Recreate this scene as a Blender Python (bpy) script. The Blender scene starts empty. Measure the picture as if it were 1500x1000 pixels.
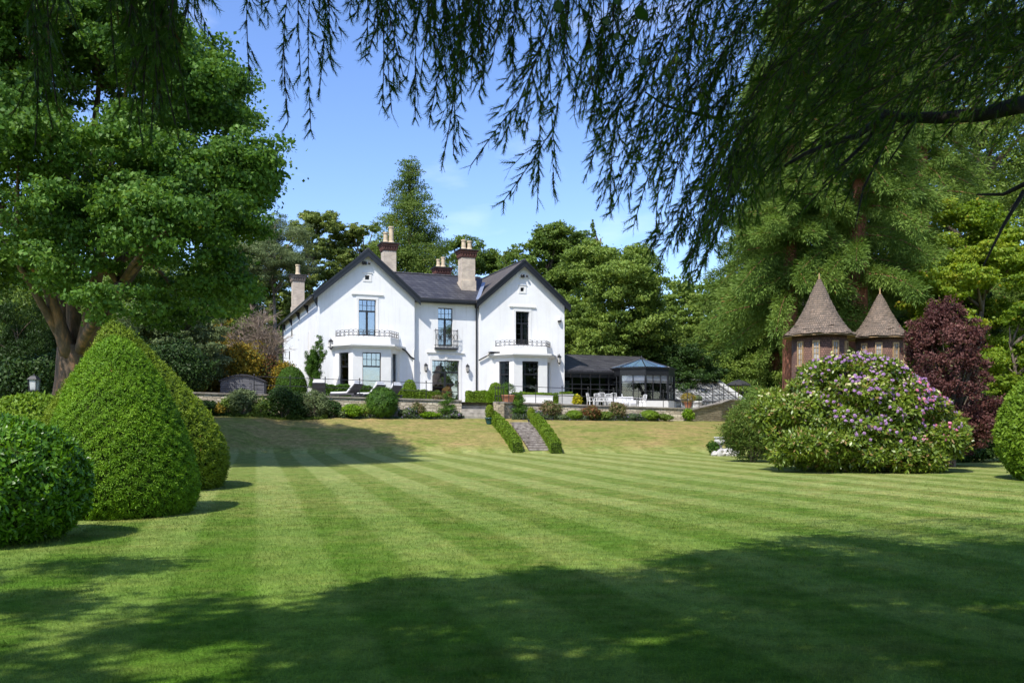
import bpy, math, random
import numpy as np
from mathutils import Vector, Matrix

scene = bpy.context.scene
COL = scene.collection
PI = math.pi
F, HY = 1300.0, 616.0          # focal length and horizon row of the 1500 px wide photograph
EYE = 1.6

# ------------------------------------------------------------------ camera, sky, sun, exposure
cam_d = bpy.data.cameras.new('camera')
cam = bpy.data.objects.new('camera', cam_d)
COL.objects.link(cam)
cam.location = (0, 0, EYE)
cam.rotation_euler = (PI / 2, 0, 0)
cam_d.sensor_width = 36
cam_d.lens = 36 * F / 1500
cam_d.shift_y = (HY - 500) / 1500
cam_d.clip_start = 0.05
cam_d.clip_end = 2000
cam_d.dof.use_dof = True
cam_d.dof.focus_distance = 55
cam_d.dof.aperture_fstop = 8
scene.camera = cam

SUN_EL = math.radians(53)
LH = Vector((0.5, 0.866))       # horizontal direction the light travels
world = bpy.data.worlds.new('World')
scene.world = world
world.use_nodes = True
wn, wl = world.node_tree.nodes, world.node_tree.links
wn.clear()
wo = wn.new('ShaderNodeOutputWorld')
bg = wn.new('ShaderNodeBackground')
sky = wn.new('ShaderNodeTexSky')
sky.sky_type = 'NISHITA'
sky.sun_disc = False
sky.sun_elevation = SUN_EL
sky.sun_rotation = math.radians(210)
sky.altitude = 0
sky.air_density = 1.0
sky.dust_density = 0.6
sky.ozone_density = 3.0
# a few thin wisps of cloud, laid out by sky direction
tc = wn.new('ShaderNodeTexCoord')
mp = wn.new('ShaderNodeMapping'); mp.inputs['Scale'].default_value = (2.2, 2.2, 7.0)
nz = wn.new('ShaderNodeTexNoise'); nz.inputs['Scale'].default_value = 2.3; nz.inputs['Detail'].default_value = 6
cr = wn.new('ShaderNodeValToRGB'); cr.color_ramp.elements[0].position = .60; cr.color_ramp.elements[1].position = .86
cr.color_ramp.elements[1].color = (.25, .25, .25, 1)
mx = wn.new('ShaderNodeMix'); mx.data_type = 'RGBA'
mx.inputs[7].default_value = (7.5, 8.0, 8.8, 1)
wl.new(tc.outputs['Generated'], mp.inputs['Vector']); wl.new(mp.outputs[0], nz.inputs['Vector'])
wl.new(nz.outputs['Fac'], cr.inputs['Fac']); wl.new(cr.outputs['Color'], mx.inputs[0])
wl.new(sky.outputs['Color'], mx.inputs[6]); 
hs = wn.new('ShaderNodeHueSaturation'); hs.inputs['Hue'].default_value = .512; hs.inputs['Saturation'].default_value = 1.14; hs.inputs['Value'].default_value = 1.30
wl.new(mx.outputs[2], hs.inputs['Color']); wl.new(hs.outputs[0], bg.inputs['Color'])
bg.inputs['Strength'].default_value = 0.15
wl.new(bg.outputs[0], wo.inputs['Surface'])

sun_d = bpy.data.lights.new('sun', 'SUN')
sun = bpy.data.objects.new('sun', sun_d)
COL.objects.link(sun)
sun_d.energy = 4.5
sun_d.angle = math.radians(0.6)
sun_d.color = (1.0, 0.955, 0.87)
ld = Vector((LH.x * math.cos(SUN_EL), LH.y * math.cos(SUN_EL), -math.sin(SUN_EL)))
sun.rotation_euler = ld.to_track_quat('-Z', 'Y').to_euler()

scene.view_settings.view_transform = 'Standard'
scene.view_settings.look = 'None'
scene.view_settings.exposure = 0.43
scene.view_settings.gamma = 1
scene.cycles.max_bounces = 6
scene.cycles.diffuse_bounces = 3
scene.cycles.glossy_bounces = 2
scene.cycles.transmission_bounces = 3
scene.cycles.transparent_max_bounces = 8

# ------------------------------------------------------------------ helpers
def X(px, Y): return (px - 750) / F * Y
def Z(py, Y): return EYE + (HY - py) / F * Y
def P(px, py, Y): return Vector((X(px, Y), Y, Z(py, Y)))
def sm(a, b, t):
    t = np.clip((t - a) / (b - a), 0, 1)
    return t * t * (3 - 2 * t)

def tag(o, label=None, cat=None, group=None, kind=None):
    if label: o['label'] = label
    if cat: o['category'] = cat
    if group: o['group'] = group
    if kind: o['kind'] = kind
    return o

def thing(name, label, cat, loc=(0, 0, 0), rz=0, group=None):
    o = bpy.data.objects.new(name, None)
    COL.objects.link(o)
    o.location = loc
    o.rotation_euler = (0, 0, rz)
    o.empty_display_size = 0.2
    return tag(o, label, cat, group)

def copy_thing(root, loc, rz=None, label=None, group=None, scale=None):
    def rec(o, par):
        c = o.copy(); COL.objects.link(c); c.parent = par
        for ch in o.children: rec(ch, c)
        return c
    r = rec(root, None)
    r.location = loc
    if rz is not None: r.rotation_euler = (0, 0, rz)
    if label: r['label'] = label
    if group: r['group'] = group
    if scale: r.scale = scale
    return r

class MB:
    """collects simple shapes and links them as one mesh object"""
    def __init__(s): s.v = []; s.f = []
    def poly(s, pts):
        n = len(s.v); s.v += [tuple(p) for p in pts]; s.f.append(tuple(range(n, n + len(pts)))); return s
    def box(s, x0, x1, y0, y1, z0, z1):
        n = len(s.v)
        s.v += [(x0, y0, z0), (x1, y0, z0), (x1, y1, z0), (x0, y1, z0), (x0, y0, z1), (x1, y0, z1), (x1, y1, z1), (x0, y1, z1)]
        s.f += [(n, n+3, n+2, n+1), (n+4, n+5, n+6, n+7), (n, n+1, n+5, n+4), (n+1, n+2, n+6, n+5), (n+2, n+3, n+7, n+6), (n+3, n, n+4, n+7)]
        return s
    def cbox(s, cx, cy, cz, w, d, h): return s.box(cx-w/2, cx+w/2, cy-d/2, cy+d/2, cz-h/2, cz+h/2)
    def extrude(s, pts, vec):
        n = len(s.v); k = len(pts); vec = Vector(vec)
        s.v += [tuple(p) for p in pts] + [tuple(Vector(p) + vec) for p in pts]
        s.f.append(tuple(range(n + k - 1, n - 1, -1))); s.f.append(tuple(range(n + k, n + 2 * k)))
        for i in range(k):
            j = (i + 1) % k
            s.f.append((n + i, n + j, n + k + j, n + k + i))
        return s
    def tube(s, pts, radii, seg=6, cap=True):
        pts = [Vector(p) for p in pts]
        if not hasattr(radii, '__len__'): radii = [radii] * len(pts)
        n0 = len(s.v); k = len(pts)
        t0 = (pts[1] - pts[0]).normalized()
        ref = Vector((1, 0, 0)) if abs(t0.x) < .8 else Vector((0, 1, 0))
        for i, p in enumerate(pts):
            t = (pts[min(i + 1, k - 1)] - pts[max(i - 1, 0)])
            t = t.normalized() if t.length > 1e-9 else t0
            a = (ref - t * ref.dot(t)).normalized(); b = t.cross(a); ref = a
            for j in range(seg):
                an = 2 * PI * j / seg
                s.v.append(tuple(p + (a * math.cos(an) + b * math.sin(an)) * radii[i]))
        for i in range(k - 1):
            for j in range(seg):
                q = (j + 1) % seg
                s.f.append((n0 + i*seg + j, n0 + i*seg + q, n0 + (i+1)*seg + q, n0 + (i+1)*seg + j))
        if cap:
            s.f.append(tuple(range(n0 + seg - 1, n0 - 1, -1)))
            s.f.append(tuple(range(n0 + (k-1)*seg, n0 + k*seg)))
        return s
    def lathe(s, prof, cx=0, cy=0, seg=16, a0=0.0, cap=True):
        n0 = len(s.v)
        for r, z in prof:
            for j in range(seg):
                an = a0 + 2 * PI * j / seg
                s.v.append((cx + r * math.cos(an), cy + r * math.sin(an), z))
        for i in range(len(prof) - 1):
            for j in range(seg):
                q = (j + 1) % seg
                s.f.append((n0 + i*seg + j, n0 + i*seg + q, n0 + (i+1)*seg + q, n0 + (i+1)*seg + j))
        if cap:
            s.f.append(tuple(range(n0 + seg - 1, n0 - 1, -1)))
            s.f.append(tuple(range(n0 + (len(prof)-1)*seg, n0 + len(prof)*seg)))
        return s
    def build(s, name, mat, parent=None, smooth=False, bevel=0):
        me = bpy.data.meshes.new(name)
        me.from_pydata(s.v, [], s.f)
        me.materials.append(mat)
        if smooth: me.polygons.foreach_set('use_smooth', [True] * len(me.polygons))
        o = bpy.data.objects.new(name, me)
        COL.objects.link(o)
        if parent: o.parent = parent
        if bevel:
            b = o.modifiers.new('bevel', 'BEVEL'); b.width = bevel; b.segments = 2; b.limit_method = 'ANGLE'
        return o

def np_mesh(name, V, Fidx, mat, parent=None, rnd=None, smooth=False):
    """V (n,3), Fidx (m,k) all faces with k corners"""
    V = np.asarray(V, np.float32); Fidx = np.asarray(Fidx, np.int32)
    me = bpy.data.meshes.new(name)
    m, k = Fidx.shape
    me.vertices.add(len(V)); me.vertices.foreach_set('co', V.ravel())
    me.loops.add(m * k); me.loops.foreach_set('vertex_index', Fidx.ravel())
    me.polygons.add(m); me.polygons.foreach_set('loop_start', np.arange(0, m * k, k, dtype=np.int32))
    if smooth: me.polygons.foreach_set('use_smooth', np.ones(m, bool))
    if rnd is not None:
        at = me.attributes.new('rnd', 'FLOAT', 'FACE')
        at.data.foreach_set('value', np.asarray(rnd, np.float32))
    me.update(calc_edges=True)
    me.materials.append(mat)
    o = bpy.data.objects.new(name, me)
    COL.objects.link(o)
    if parent: o.parent = parent
    return o

def unit(a):
    return a / np.maximum(np.linalg.norm(a, axis=-1, keepdims=True), 1e-9)

def rdir(rng, n): return unit(rng.normal(size=(n, 3)))

def leaf_quads(rng, pos, nrm, size, asp=.6, w=.6, svar=.35, droop=0, bright=None):
    """one rhombic leaf per position; returns verts (4n,3), rnd (n)"""
    n = len(pos)
    nn = unit(nrm * w + rdir(rng, n) * (1 - w) * 1.2)
    t = unit(np.cross(nn, rdir(rng, n)))
    if droop: t = unit(t + np.array([0, 0, -droop])); nn = unit(nn - t * (nn * t).sum(1, keepdims=True))
    b = np.cross(nn, t)
    s = (size * (1 + svar * (rng.random(n) * 2 - 1)))[:, None]
    L = t * s * .5; W = b * s * .5 * asp; cup = nn * s * .10
    V = np.stack([pos - L, pos + W + cup, pos + L, pos - W + cup], 1).reshape(-1, 3)
    return V, rng.random(n)

def build_quads(name, V, rnd, mat, parent):
    n = len(V) // 4
    return np_mesh(name, V, np.arange(4 * n).reshape(n, 4), mat, parent, rnd)

def lobe_points(rng, C, R, n, inner=.25, thick=.30):
    """points on the shells of ellipsoids C (k,3) radii R (k,3)"""
    wgt = (R[:, 0] * R[:, 2]); wgt = wgt / wgt.sum()
    m = int(n * 1.6)
    k = rng.choice(len(C), m, p=wgt)
    d = rdir(rng, m)
    d[:, 2] = np.where(rng.random(m) < .35, np.abs(d[:, 2]), d[:, 2])
    r = 1 - thick * rng.random(m) ** 1.5 + .10 * rng.normal(size=m) * .6
    # break the shells into small tufts
    q = np.sin(d[:, 0] * 9 + k) * np.sin(d[:, 1] * 9 + 2.1 * k) * np.sin(d[:, 2] * 9 + k * 1.7)
    r = r * (1 + .12 * q)
    p = C[k] + d * R[k] * r[:, None]
    deep = np.zeros(m, bool)
    for c, rr in zip(C, R):
        e = (((p - c) / rr) ** 2).sum(1)
        deep |= e < .5
    keep = (~deep) | (rng.random(m) < inner)
    p, d, k = p[keep][:n], d[keep][:n], k[keep][:n]
    return p, unit(d / R[k]), k

# ------------------------------------------------------------------ materials
class NT:
    def __init__(s, name):
        s.m = bpy.data.materials.new(name); s.m.use_nodes = True
        s.n = s.m.node_tree.nodes; s.l = s.m.node_tree.links; s.n.clear()
        s.out = s.n.new('ShaderNodeOutputMaterial')
    def node(s, t, **kw):
        nd = s.n.new(t)
        for k, v in kw.items():
            if k.startswith('i_'): nd.inputs[k[2:].replace('_', ' ')].default_value = v
            else: setattr(nd, k, v)
        return nd
    def link(s, a, b): s.l.new(a, b)
    def math(s, op, a, b=None, c=None):
        nd = s.n.new('ShaderNodeMath'); nd.operation = op
        for i, v in enumerate((a, b, c)):
            if v is None: continue
            if isinstance(v, (int, float)): nd.inputs[i].default_value = v
            else: s.l.new(v, nd.inputs[i])
        return nd.outputs[0]
    def mix(s, fac, a, b):
        nd = s.n.new('ShaderNodeMix'); nd.data_type = 'RGBA'
        for i, v in ((0, fac), (6, a), (7, b)):
            if isinstance(v, (int, float)): nd.inputs[i].default_value = v
            elif isinstance(v, tuple): nd.inputs[i].default_value = (*v, 1) if len(v) == 3 else v
            else: s.l.new(v, nd.inputs[i])
        return nd.outputs[2]
    def noise(s, vec, scale, detail=3, rough=.55, dist=0):
        nd = s.node('ShaderNodeTexNoise'); nd.inputs['Scale'].default_value = scale
        nd.inputs['Detail'].default_value = detail; nd.inputs['Roughness'].default_value = rough
        nd.inputs['Distortion'].default_value = dist
        if vec is not None: s.l.new(vec, nd.inputs['Vector'])
        return nd.outputs['Fac']
    def ramp(s, fac, stops):
        nd = s.n.new('ShaderNodeValToRGB'); cr = nd.color_ramp
        while len(cr.elements) < len(stops): cr.elements.new(.5)
        for e, (p, c) in zip(cr.elements, stops):
            e.position = p; e.color = (*c, 1) if len(c) == 3 else c
        s.l.new(fac, nd.inputs[0]); return nd.outputs[0]
    def bump(s, h, strength=.4, dist=.02):
        nd = s.n.new('ShaderNodeBump'); nd.inputs['Strength'].default_value = strength
        nd.inputs['Distance'].default_value = dist; s.l.new(h, nd.inputs['Height']); return nd.outputs[0]
    def pos(s): return s.node('ShaderNodeNewGeometry').outputs['Position']
    def obj(s): return s.node('ShaderNodeTexCoord').outputs['Object']
    def principled(s, color, rough=.6, normal=None, metallic=0, spec=.5):
        b = s.n.new('ShaderNodeBsdfPrincipled')
        for k, v in (('Base Color', color), ('Roughness', rough), ('Metallic', metallic), ('Specular IOR Level', spec)):
            if isinstance(v, tuple): b.inputs[k].default_value = (*v, 1)
            elif isinstance(v, (int, float)): b.inputs[k].default_value = v
            else: s.l.new(v, b.inputs[k])
        if normal is not None: s.l.new(normal, b.inputs['Normal'])
        return b.outputs[0]
    def done(s, sh): s.l.new(sh, s.out.inputs['Surface']); return s.m

def mat_plain(name, c, rough=.6, var=.15, scale=3, bump=.15, metallic=0, c2=None, spec=.5):
    t = NT(name); p = t.obj()
    nz = t.noise(p, scale, 5)
    c2 = c2 or tuple(x * (1 - var * 1.6) for x in c)
    col = t.mix(t.ramp(nz, [(.3, (0, 0, 0)), (.7, (1, 1, 1))]), c2, c)
    bm = t.bump(t.noise(p, scale * 12, 3), bump, .01) if bump else None
    return t.done(t.principled(col, rough, bm, metallic, spec))

def mat_leaf(name, dark, mid, light, transl=.3, rough=.5, odd=None, scale=.5, spec=.18):
    """leaf colours differ leaf by leaf and sprig by sprig"""
    t = NT(name)
    a = t.node('ShaderNodeAttribute', attribute_name='rnd').outputs['Fac']
    nz = t.noise(t.pos(), scale, 3)
    f = t.math('ADD', t.math('MULTIPLY', a, .55), t.math('MULTIPLY', t.math('SUBTRACT', nz, .28), .95))
    col = t.ramp(f, [(.1, dark), (.5, mid), (.92, light)])
    if odd: col = t.mix(t.math('GREATER_THAN', a, 1 - odd[0]), col, odd[1])
    pr = t.principled(col, rough, None, 0, spec)
    tr = t.node('ShaderNodeBsdfTranslucent')
    hs = t.node('ShaderNodeHueSaturation'); hs.inputs['Hue'].default_value = .485; hs.inputs['Saturation'].default_value = 1.1
    hs.inputs['Value'].default_value = 1.35
    t.link(col, hs.inputs['Color']); t.link(hs.outputs[0], tr.inputs['Color'])
    ms = t.node('ShaderNodeMixShader'); ms.inputs[0].default_value = transl
    t.link(pr, ms.inputs[1]); t.link(tr.outputs[0], ms.inputs[2])
    return t.done(ms.outputs[0])

def mat_bark(name, c1, c2, scale=3):
    t = NT(name)
    mpn = t.node('ShaderNodeMapping'); mpn.inputs['Scale'].default_value = (1, 1, .25)
    t.link(t.pos(), mpn.inputs['Vector'])
    nz = t.noise(mpn.outputs[0], scale * 2, 7, .65)
    col = t.ramp(nz, [(.3, tuple(x * .45 for x in c1)), (.5, c1), (.68, c2)])
    return t.done(t.principled(col, .9, t.bump(nz, .9, .08)))

def mat_courses(name, c1, c2, mortar, w, h, mort=.012, mode='xz', rough=.8, bump=.5, dist=0, bias=0):
    """stone, brick, slate or shingle courses laid in the object's own x/z (or round its axis)"""
    t = NT(name); o = t.obj()
    sep = t.node('ShaderNodeSeparateXYZ'); t.link(o, sep.inputs[0])
    if mode == 'xz': u = t.math('ADD', sep.outputs[0], t.math('MULTIPLY', sep.outputs[1], 1.0))
    elif mode == 'yz': u = sep.outputs[1]
    else: u = t.math('MULTIPLY', t.math('ARCTAN2', sep.outputs[1], sep.outputs[0]), 1.4)
    v = sep.outputs[2]
    if mode == 'xy': u = sep.outputs[0]; v = sep.outputs[1]
    cb = t.node('ShaderNodeCombineXYZ'); t.link(u, cb.inputs[0]); t.link(v, cb.inputs[1])
    vec = cb.outputs[0]
    if dist:
        nz = t.node('ShaderNodeTexNoise'); nz.inputs['Scale'].default_value = 2.2; t.link(vec, nz.inputs['Vector'])
        sc = t.node('ShaderNodeVectorMath', operation='SCALE'); sc.inputs['Scale'].default_value = dist
        t.link(nz.outputs['Color'], sc.inputs[0])
        ad = t.node('ShaderNodeVectorMath', operation='ADD'); t.link(vec, ad.inputs[0]); t.link(sc.outputs[0], ad.inputs[1]); vec = ad.outputs[0]
    br = t.node('ShaderNodeTexBrick'); t.link(vec, br.inputs['Vector'])
    br.inputs['Scale'].default_value = 1; br.inputs['Brick Width'].default_value = w; br.inputs['Row Height'].default_value = h
    br.inputs['Mortar Size'].default_value = mort; br.inputs['Mortar Smooth'].default_value = .3; br.inputs['Bias'].default_value = bias
    br.inputs['Color1'].default_value = (*c1, 1); br.inputs['Color2'].default_value = (*c2, 1); br.inputs['Mortar'].default_value = (*mortar, 1)
    nz2 = t.noise(o, 2.0, 6)
    col = t.mix(t.ramp(nz2, [(.35, (0, 0, 0)), (.7, (.6, .6, .6))]), br.outputs['Color'], tuple(x * .55 for x in c2))
    h1 = t.math('ADD', t.math('SUBTRACT', 1, br.outputs['Fac']), t.math('MULTIPLY', t.noise(o, 14, 4), .6))
    return t.done(t.principled(col, rough, t.bump(h1, bump, .03)))

M = {}
def render_mat():
    t = NT('white_render'); o = t.obj()
    mp_ = t.node('ShaderNodeMapping'); mp_.inputs['Scale'].default_value = (3.5, 3.5, .28); t.link(o, mp_.inputs['Vector'])
    streak = t.ramp(t.noise(mp_.outputs[0], 1.4, 6, .65), [(.52, (0, 0, 0)), (.80, (1, 1, 1))])
    patch = t.ramp(t.noise(o, .5, 5, .6), [(.35, (.84, .84, .83)), (.65, (.76, .755, .74))])
    sep = t.node('ShaderNodeSeparateXYZ'); t.link(o, sep.inputs[0])
    low = t.ramp(t.math('MULTIPLY', sep.outputs[2], .5), [(.0, (1, 1, 1)), (.35, (.0, .0, .0))])
    f = t.math('ADD', t.math('MULTIPLY', streak, .42), t.math('MULTIPLY', t.math('MULTIPLY', low, t.noise(o, 2.5, 5)), .45))
    col = t.mix(f, patch, (.52, .50, .44))
    return t.done(t.principled(col, .8, t.bump(t.noise(o, 22, 4, .7), .35, .012), 0, .2))
M['render'] = render_mat()
M['trim'] = mat_plain('white_trim', (.78, .77, .74), .6, .05, 2, .05)
M['black'] = mat_plain('black_paint', (.016, .017, .020), .38, .2, 4, .05)
M['iron'] = mat_plain('black_iron', (.02, .02, .022), .5, .2, 4, .0)
M['slate'] = mat_courses('slate', (.085, .083, .088), (.040, .038, .046), (.014, .014, .016), .42, .20, .022, 'xz', .55, .9)
M['slate_brown'] = mat_courses('mossy_slate', (.12, .10, .08), (.085, .072, .062), (.035, .03, .03), .35, .18, .012, 'yz', .7, .4)
M['lead'] = mat_plain('lead_flashing', (.30, .34, .42), .35, .15, 4, .1, .3)
M['buff_brick'] = mat_courses('buff_brick', (.68, .56, .42), (.52, .42, .33), (.55, .50, .42), .24, .085, .01, 'xz', .85, .35)
M['red_brick'] = mat_courses('red_brick', (.24, .085, .055), (.16, .06, .045), (.16, .11, .09), .24, .085, .01, 'xz', .85, .35)
M['pale_brick'] = mat_courses('pale_cap_brick', (.40, .33, .26), (.30, .22, .17), (.25, .2, .16), .24, .085, .01, 'xz', .85, .35)
M['pot_buff'] = mat_plain('buff_clay', (.62, .49, .33), .8, .2, 6, .2)
M['stone'] = mat_courses('rubble_stone', (.72, .63, .48), (.44, .37, .27), (.27, .23, .17), .40, .17, .02, 'xz', .9, .9, .42)
M['stone_warm'] = mat_courses('warm_rubble_stone', (.50, .42, .30), (.34, .28, .19), (.2, .17, .12), .5, .17, .016, 'xz', .9, .9, .34)
M['coping'] = mat_plain('stone_coping', (.17, .145, .12), .85, .4, 3, .5, 0, (.34, .31, .26))
M['step'] = mat_plain('weathered_step_stone', (.46, .42, .35), .85, .35, 3, .5)
M['old_step'] = mat_plain('old_lichen_stone', (.40, .36, .32), .9, .5, 5, .8, 0, (.09, .075, .06))
M['paving'] = mat_courses('paving', (.42, .38, .31), (.34, .31, .26), (.2, .18, .15), .7, .5, .012, 'xy', .85, .3)
M['shingle_roof'] = mat_courses('weathered_cedar_shingle', (.30, .215, .15), (.17, .13, .095), (.05, .037, .028), .12, .10, .010, 'cyl', .85, .9)
M['shingle_wall'] = mat_courses('red_brown_shingle', (.21, .105, .07), (.125, .065, .045), (.05, .028, .02), .12, .095, .010, 'cyl', .8, .9)
M['oak'] = mat_plain('pale_oak', (.42, .27, .13), .7, .2, 6, .2)
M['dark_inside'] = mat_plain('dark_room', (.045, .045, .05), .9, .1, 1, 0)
M['curtain'] = mat_plain('pale_curtain', (.62, .60, .56), .9, .1, 5, .1)
M['fabric_white'] = mat_plain('white_fabric', (.74, .74, .76), .85, .06, 6, .15)
M['fabric_grey'] = mat_plain('charcoal_fabric', (.07, .07, .08), .85, .1, 6, .15)
M['white_paint'] = mat_plain('white_painted_metal', (.75, .75, .74), .4, .05, 5, .05)
M['wood_grey'] = mat_courses('grey_trellis_boards', (.17, .17, .185), (.12, .12, .135), (.03, .03, .035), .9, .12, .02, 'xz', .8, .5)
M['felt'] = mat_plain('dark_roof_felt', (.04, .04, .05), .8, .2, 4, .2)
M['terracotta'] = mat_plain('terracotta', (.45, .19, .10), .75, .2, 5, .2)
M['teal'] = mat_plain('teal_glaze', (.02, .09, .10), .25, .2, 4, 0)
M['planter'] = mat_plain('pale_planter', (.50, .50, .48), .7, .1, 4, .1)
M['soil'] = mat_plain('soil', (.07, .045, .03), .95, .3, 8, .5)
M['dry_grass'] = mat_plain('dry_edge', (.2, .14, .07), .95, .3, 8, .5)
M['urn'] = mat_plain('white_urn_stone', (.62, .60, .57), .8, .3, 5, .3)
M['darkpot'] = mat_plain('slate_pot', (.06, .07, .09), .5, .2, 5, .1)
M['canvas_dark'] = mat_plain('dark_canvas', (.03, .03, .03), .8, .2, 4, .1)
M['bark_maple'] = mat_bark('maple_bark', (.12, .085, .06), (.32, .17, .09), 2.5)
M['bark_grey'] = mat_bark('grey_bark', (.13, .10, .075), (.22, .18, .13), 3)
M['bark_pale'] = mat_bark('pale_bark', (.26, .20, .15), (.42, .35, .27), 3)
M['bark_red'] = mat_bark('redwood_bark', (.23, .085, .05), (.36, .15, .09), 2.5)
M['bark_dark'] = mat_bark('dark_bark', (.028, .022, .018), (.05, .04, .03), 4)
M['twig'] = mat_bark('bare_twig', (.24, .18, .13), (.40, .32, .25), 3)

def glass_mat(name, tint, refl, rough=.02):
    t = NT(name)
    lw = t.node('ShaderNodeLayerWeight'); lw.inputs['Blend'].default_value = .35
    f = t.math('ADD', t.math('MULTIPLY', lw.outputs['Fresnel'], .8), refl)
    tr = t.node('ShaderNodeBsdfTransparent'); tr.inputs['Color'].default_value = (*tint, 1)
    gl = t.node('ShaderNodeBsdfGlossy'); gl.inputs['Roughness'].default_value = rough; gl.inputs['Color'].default_value = (.9, .93, 1, 1)
    nb = t.bump(t.noise(t.obj(), 1.1, 2), .08, .05); t.link(nb, gl.inputs['Normal'])
    ms = t.node('ShaderNodeMixShader'); t.link(f, ms.inputs[0]); t.link(tr.outputs[0], ms.inputs[1]); t.link(gl.outputs[0], ms.inputs[2])
    return t.done(ms.outputs[0])
M['glass'] = glass_mat('window_glass', (.75, .8, .85), .30)
M['glass_dark'] = glass_mat('dark_window_glass', (.55, .6, .62), .05)
def painted_sky_roof():
    t = NT('painted_sky_roof_glass')
    d = t.principled((.16, .27, .42), .12, None, 0, .9)  # blue base colour paints in the sky's reflection
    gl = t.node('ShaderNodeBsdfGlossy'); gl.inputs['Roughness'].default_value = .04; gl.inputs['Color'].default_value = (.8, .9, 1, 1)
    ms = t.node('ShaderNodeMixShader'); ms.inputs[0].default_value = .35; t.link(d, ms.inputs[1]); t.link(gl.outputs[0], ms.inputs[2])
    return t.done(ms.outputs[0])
M['glass_roof'] = painted_sky_roof()
M['glass_clear'] = glass_mat('clear_glass', (.92, .94, .95), .06)
def whitewashed():
    t = NT('whitewashed_glass'); o = t.obj()
    d = t.principled(t.ramp(t.noise(o, 2.2, 5), [(.35, (.30, .31, .32)), (.65, (.62, .62, .60))]), .35)
    tr = t.node('ShaderNodeBsdfTransparent'); tr.inputs['Color'].default_value = (.8, .85, .85, 1)
    ms = t.node('ShaderNodeMixShader'); t.link(t.ramp(t.noise(o, 1.3, 4), [(.4, (.25, .25, .25)), (.6, (.85, .85, .85))]), ms.inputs[0]); t.link(tr.outputs[0], ms.inputs[1]); t.link(d, ms.inputs[2])
    return t.done(ms.outputs[0])
M['glass_green'] = whitewashed()

# leaves -- real colours, sunlit or not
LM = {}
LM['maple'] = mat_leaf('maple_leaves', (0.0356, 0.0813, 0.0161), (0.0891, 0.1867, 0.0281), (0.1976, 0.3085, 0.0602), .30, .5, (.015, (.30, .24, .03)), .35)
LM['yew'] = mat_leaf('yew_needles', (0.0547, 0.1216, 0.0074), (0.1242, 0.2531, 0.0122), (0.2466, 0.4050, 0.0245), .18, .55, (.01, (.25, .12, .03)), 1.6)
LM['yew_b'] = mat_leaf('sunned_yew_needles', (0.0745, 0.1246, 0.0086), (0.1574, 0.2325, 0.0150), (0.2816, 0.3486, 0.0322), .18, .55, (.02, (.28, .14, .04)), 1.6)
LM['laurel'] = mat_leaf('laurel_leaves', (0.0246, 0.0732, 0.0050), (0.0716, 0.1870, 0.0084), (0.1741, 0.3252, 0.0185), .25, .36, None, 1.2, .4)
LM['box'] = mat_leaf('box_leaves', (0.0732, 0.1293, 0.0104), (0.1463, 0.2458, 0.0190), (0.2486, 0.3493, 0.0368), .25, .5, None, 1.5)
LM['box_dark'] = mat_leaf('dark_box_leaves', (0.0288, 0.0743, 0.0105), (0.0630, 0.1403, 0.0147), (0.1170, 0.2228, 0.0231), .2, .5, None, 1.5)
LM['mid'] = mat_leaf('mid_green_leaves', (0.0539, 0.0982, 0.0190), (0.1226, 0.1929, 0.0304), (0.2328, 0.2944, 0.0570), .3, .5, None, .3)
LM['olive'] = mat_leaf('olive_green_leaves', (0.0745, 0.1181, 0.0255), (0.1703, 0.2263, 0.0480), (0.3088, 0.3642, 0.0879), .3, .55, (.03, (.26, .2, .07)), .25)
LM['light'] = mat_leaf('fresh_green_leaves', (0.0813, 0.1333, 0.0237), (0.1726, 0.2584, 0.0435), (0.3250, 0.4002, 0.0890), .32, .5, (.03, (.3, .26, .05)), .3)
LM['grey'] = mat_leaf('grey_green_leaves', (0.0630, 0.0949, 0.0360), (0.1350, 0.1811, 0.0720), (0.2520, 0.3019, 0.1320), .25, .6, None, .6)
LM['dark'] = mat_leaf('dark_evergreen_leaves', (0.0144, 0.0328, 0.0077), (0.0317, 0.0693, 0.0134), (0.0648, 0.1134, 0.0211), .2, .5, None, .4)
LM['fir'] = mat_leaf('fir_needles', (0.0485, 0.0911, 0.0169), (0.1104, 0.1720, 0.0282), (0.2098, 0.2631, 0.0493), .25, .6, (.04, (.2, .14, .05)), .4)
LM['sequoia'] = mat_leaf('redwood_needles', (0.0541, 0.0991, 0.0164), (0.1274, 0.2065, 0.0354), (0.2509, 0.3387, 0.0682), .25, .6, (.02, (.28, .14, .05)), .4)
LM['yellowgreen'] = mat_leaf('yellow_green_leaves', (0.0741, 0.1363, 0.0134), (0.1779, 0.2726, 0.0242), (0.3853, 0.4241, 0.0470), .4, .5, (.10, (.42, .34, .04)), .3)
LM['gold'] = mat_leaf('golden_leaves', (0.1380, 0.1035, 0.0138), (0.2990, 0.2185, 0.0230), (0.4830, 0.3450, 0.0345), .3, .6, (.2, (.10, .14, .03)), .5)
LM['purple'] = mat_leaf('purple_leaves', (0.0550, 0.0221, 0.0195), (0.1250, 0.0527, 0.0435), (0.2500, 0.1190, 0.0938), .25, .5, (.14, (.12, .12, .05)), .6)
LM['rhodo'] = mat_leaf('rhododendron_leaves', (0.0655, 0.1129, 0.0128), (0.1440, 0.2156, 0.0204), (0.2880, 0.3387, 0.0408), .22, .38, (.06, (.30, .20, .07)), .7, .5)
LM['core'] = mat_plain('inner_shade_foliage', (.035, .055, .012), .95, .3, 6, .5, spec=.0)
LM['frond'] = mat_leaf('overhanging_needles', (0.0216, 0.0553, 0.0064), (0.0430, 0.1013, 0.0090), (0.0861, 0.1566, 0.0116), .35, .6, (.03, (.10, .07, .02)), .8)
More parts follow.
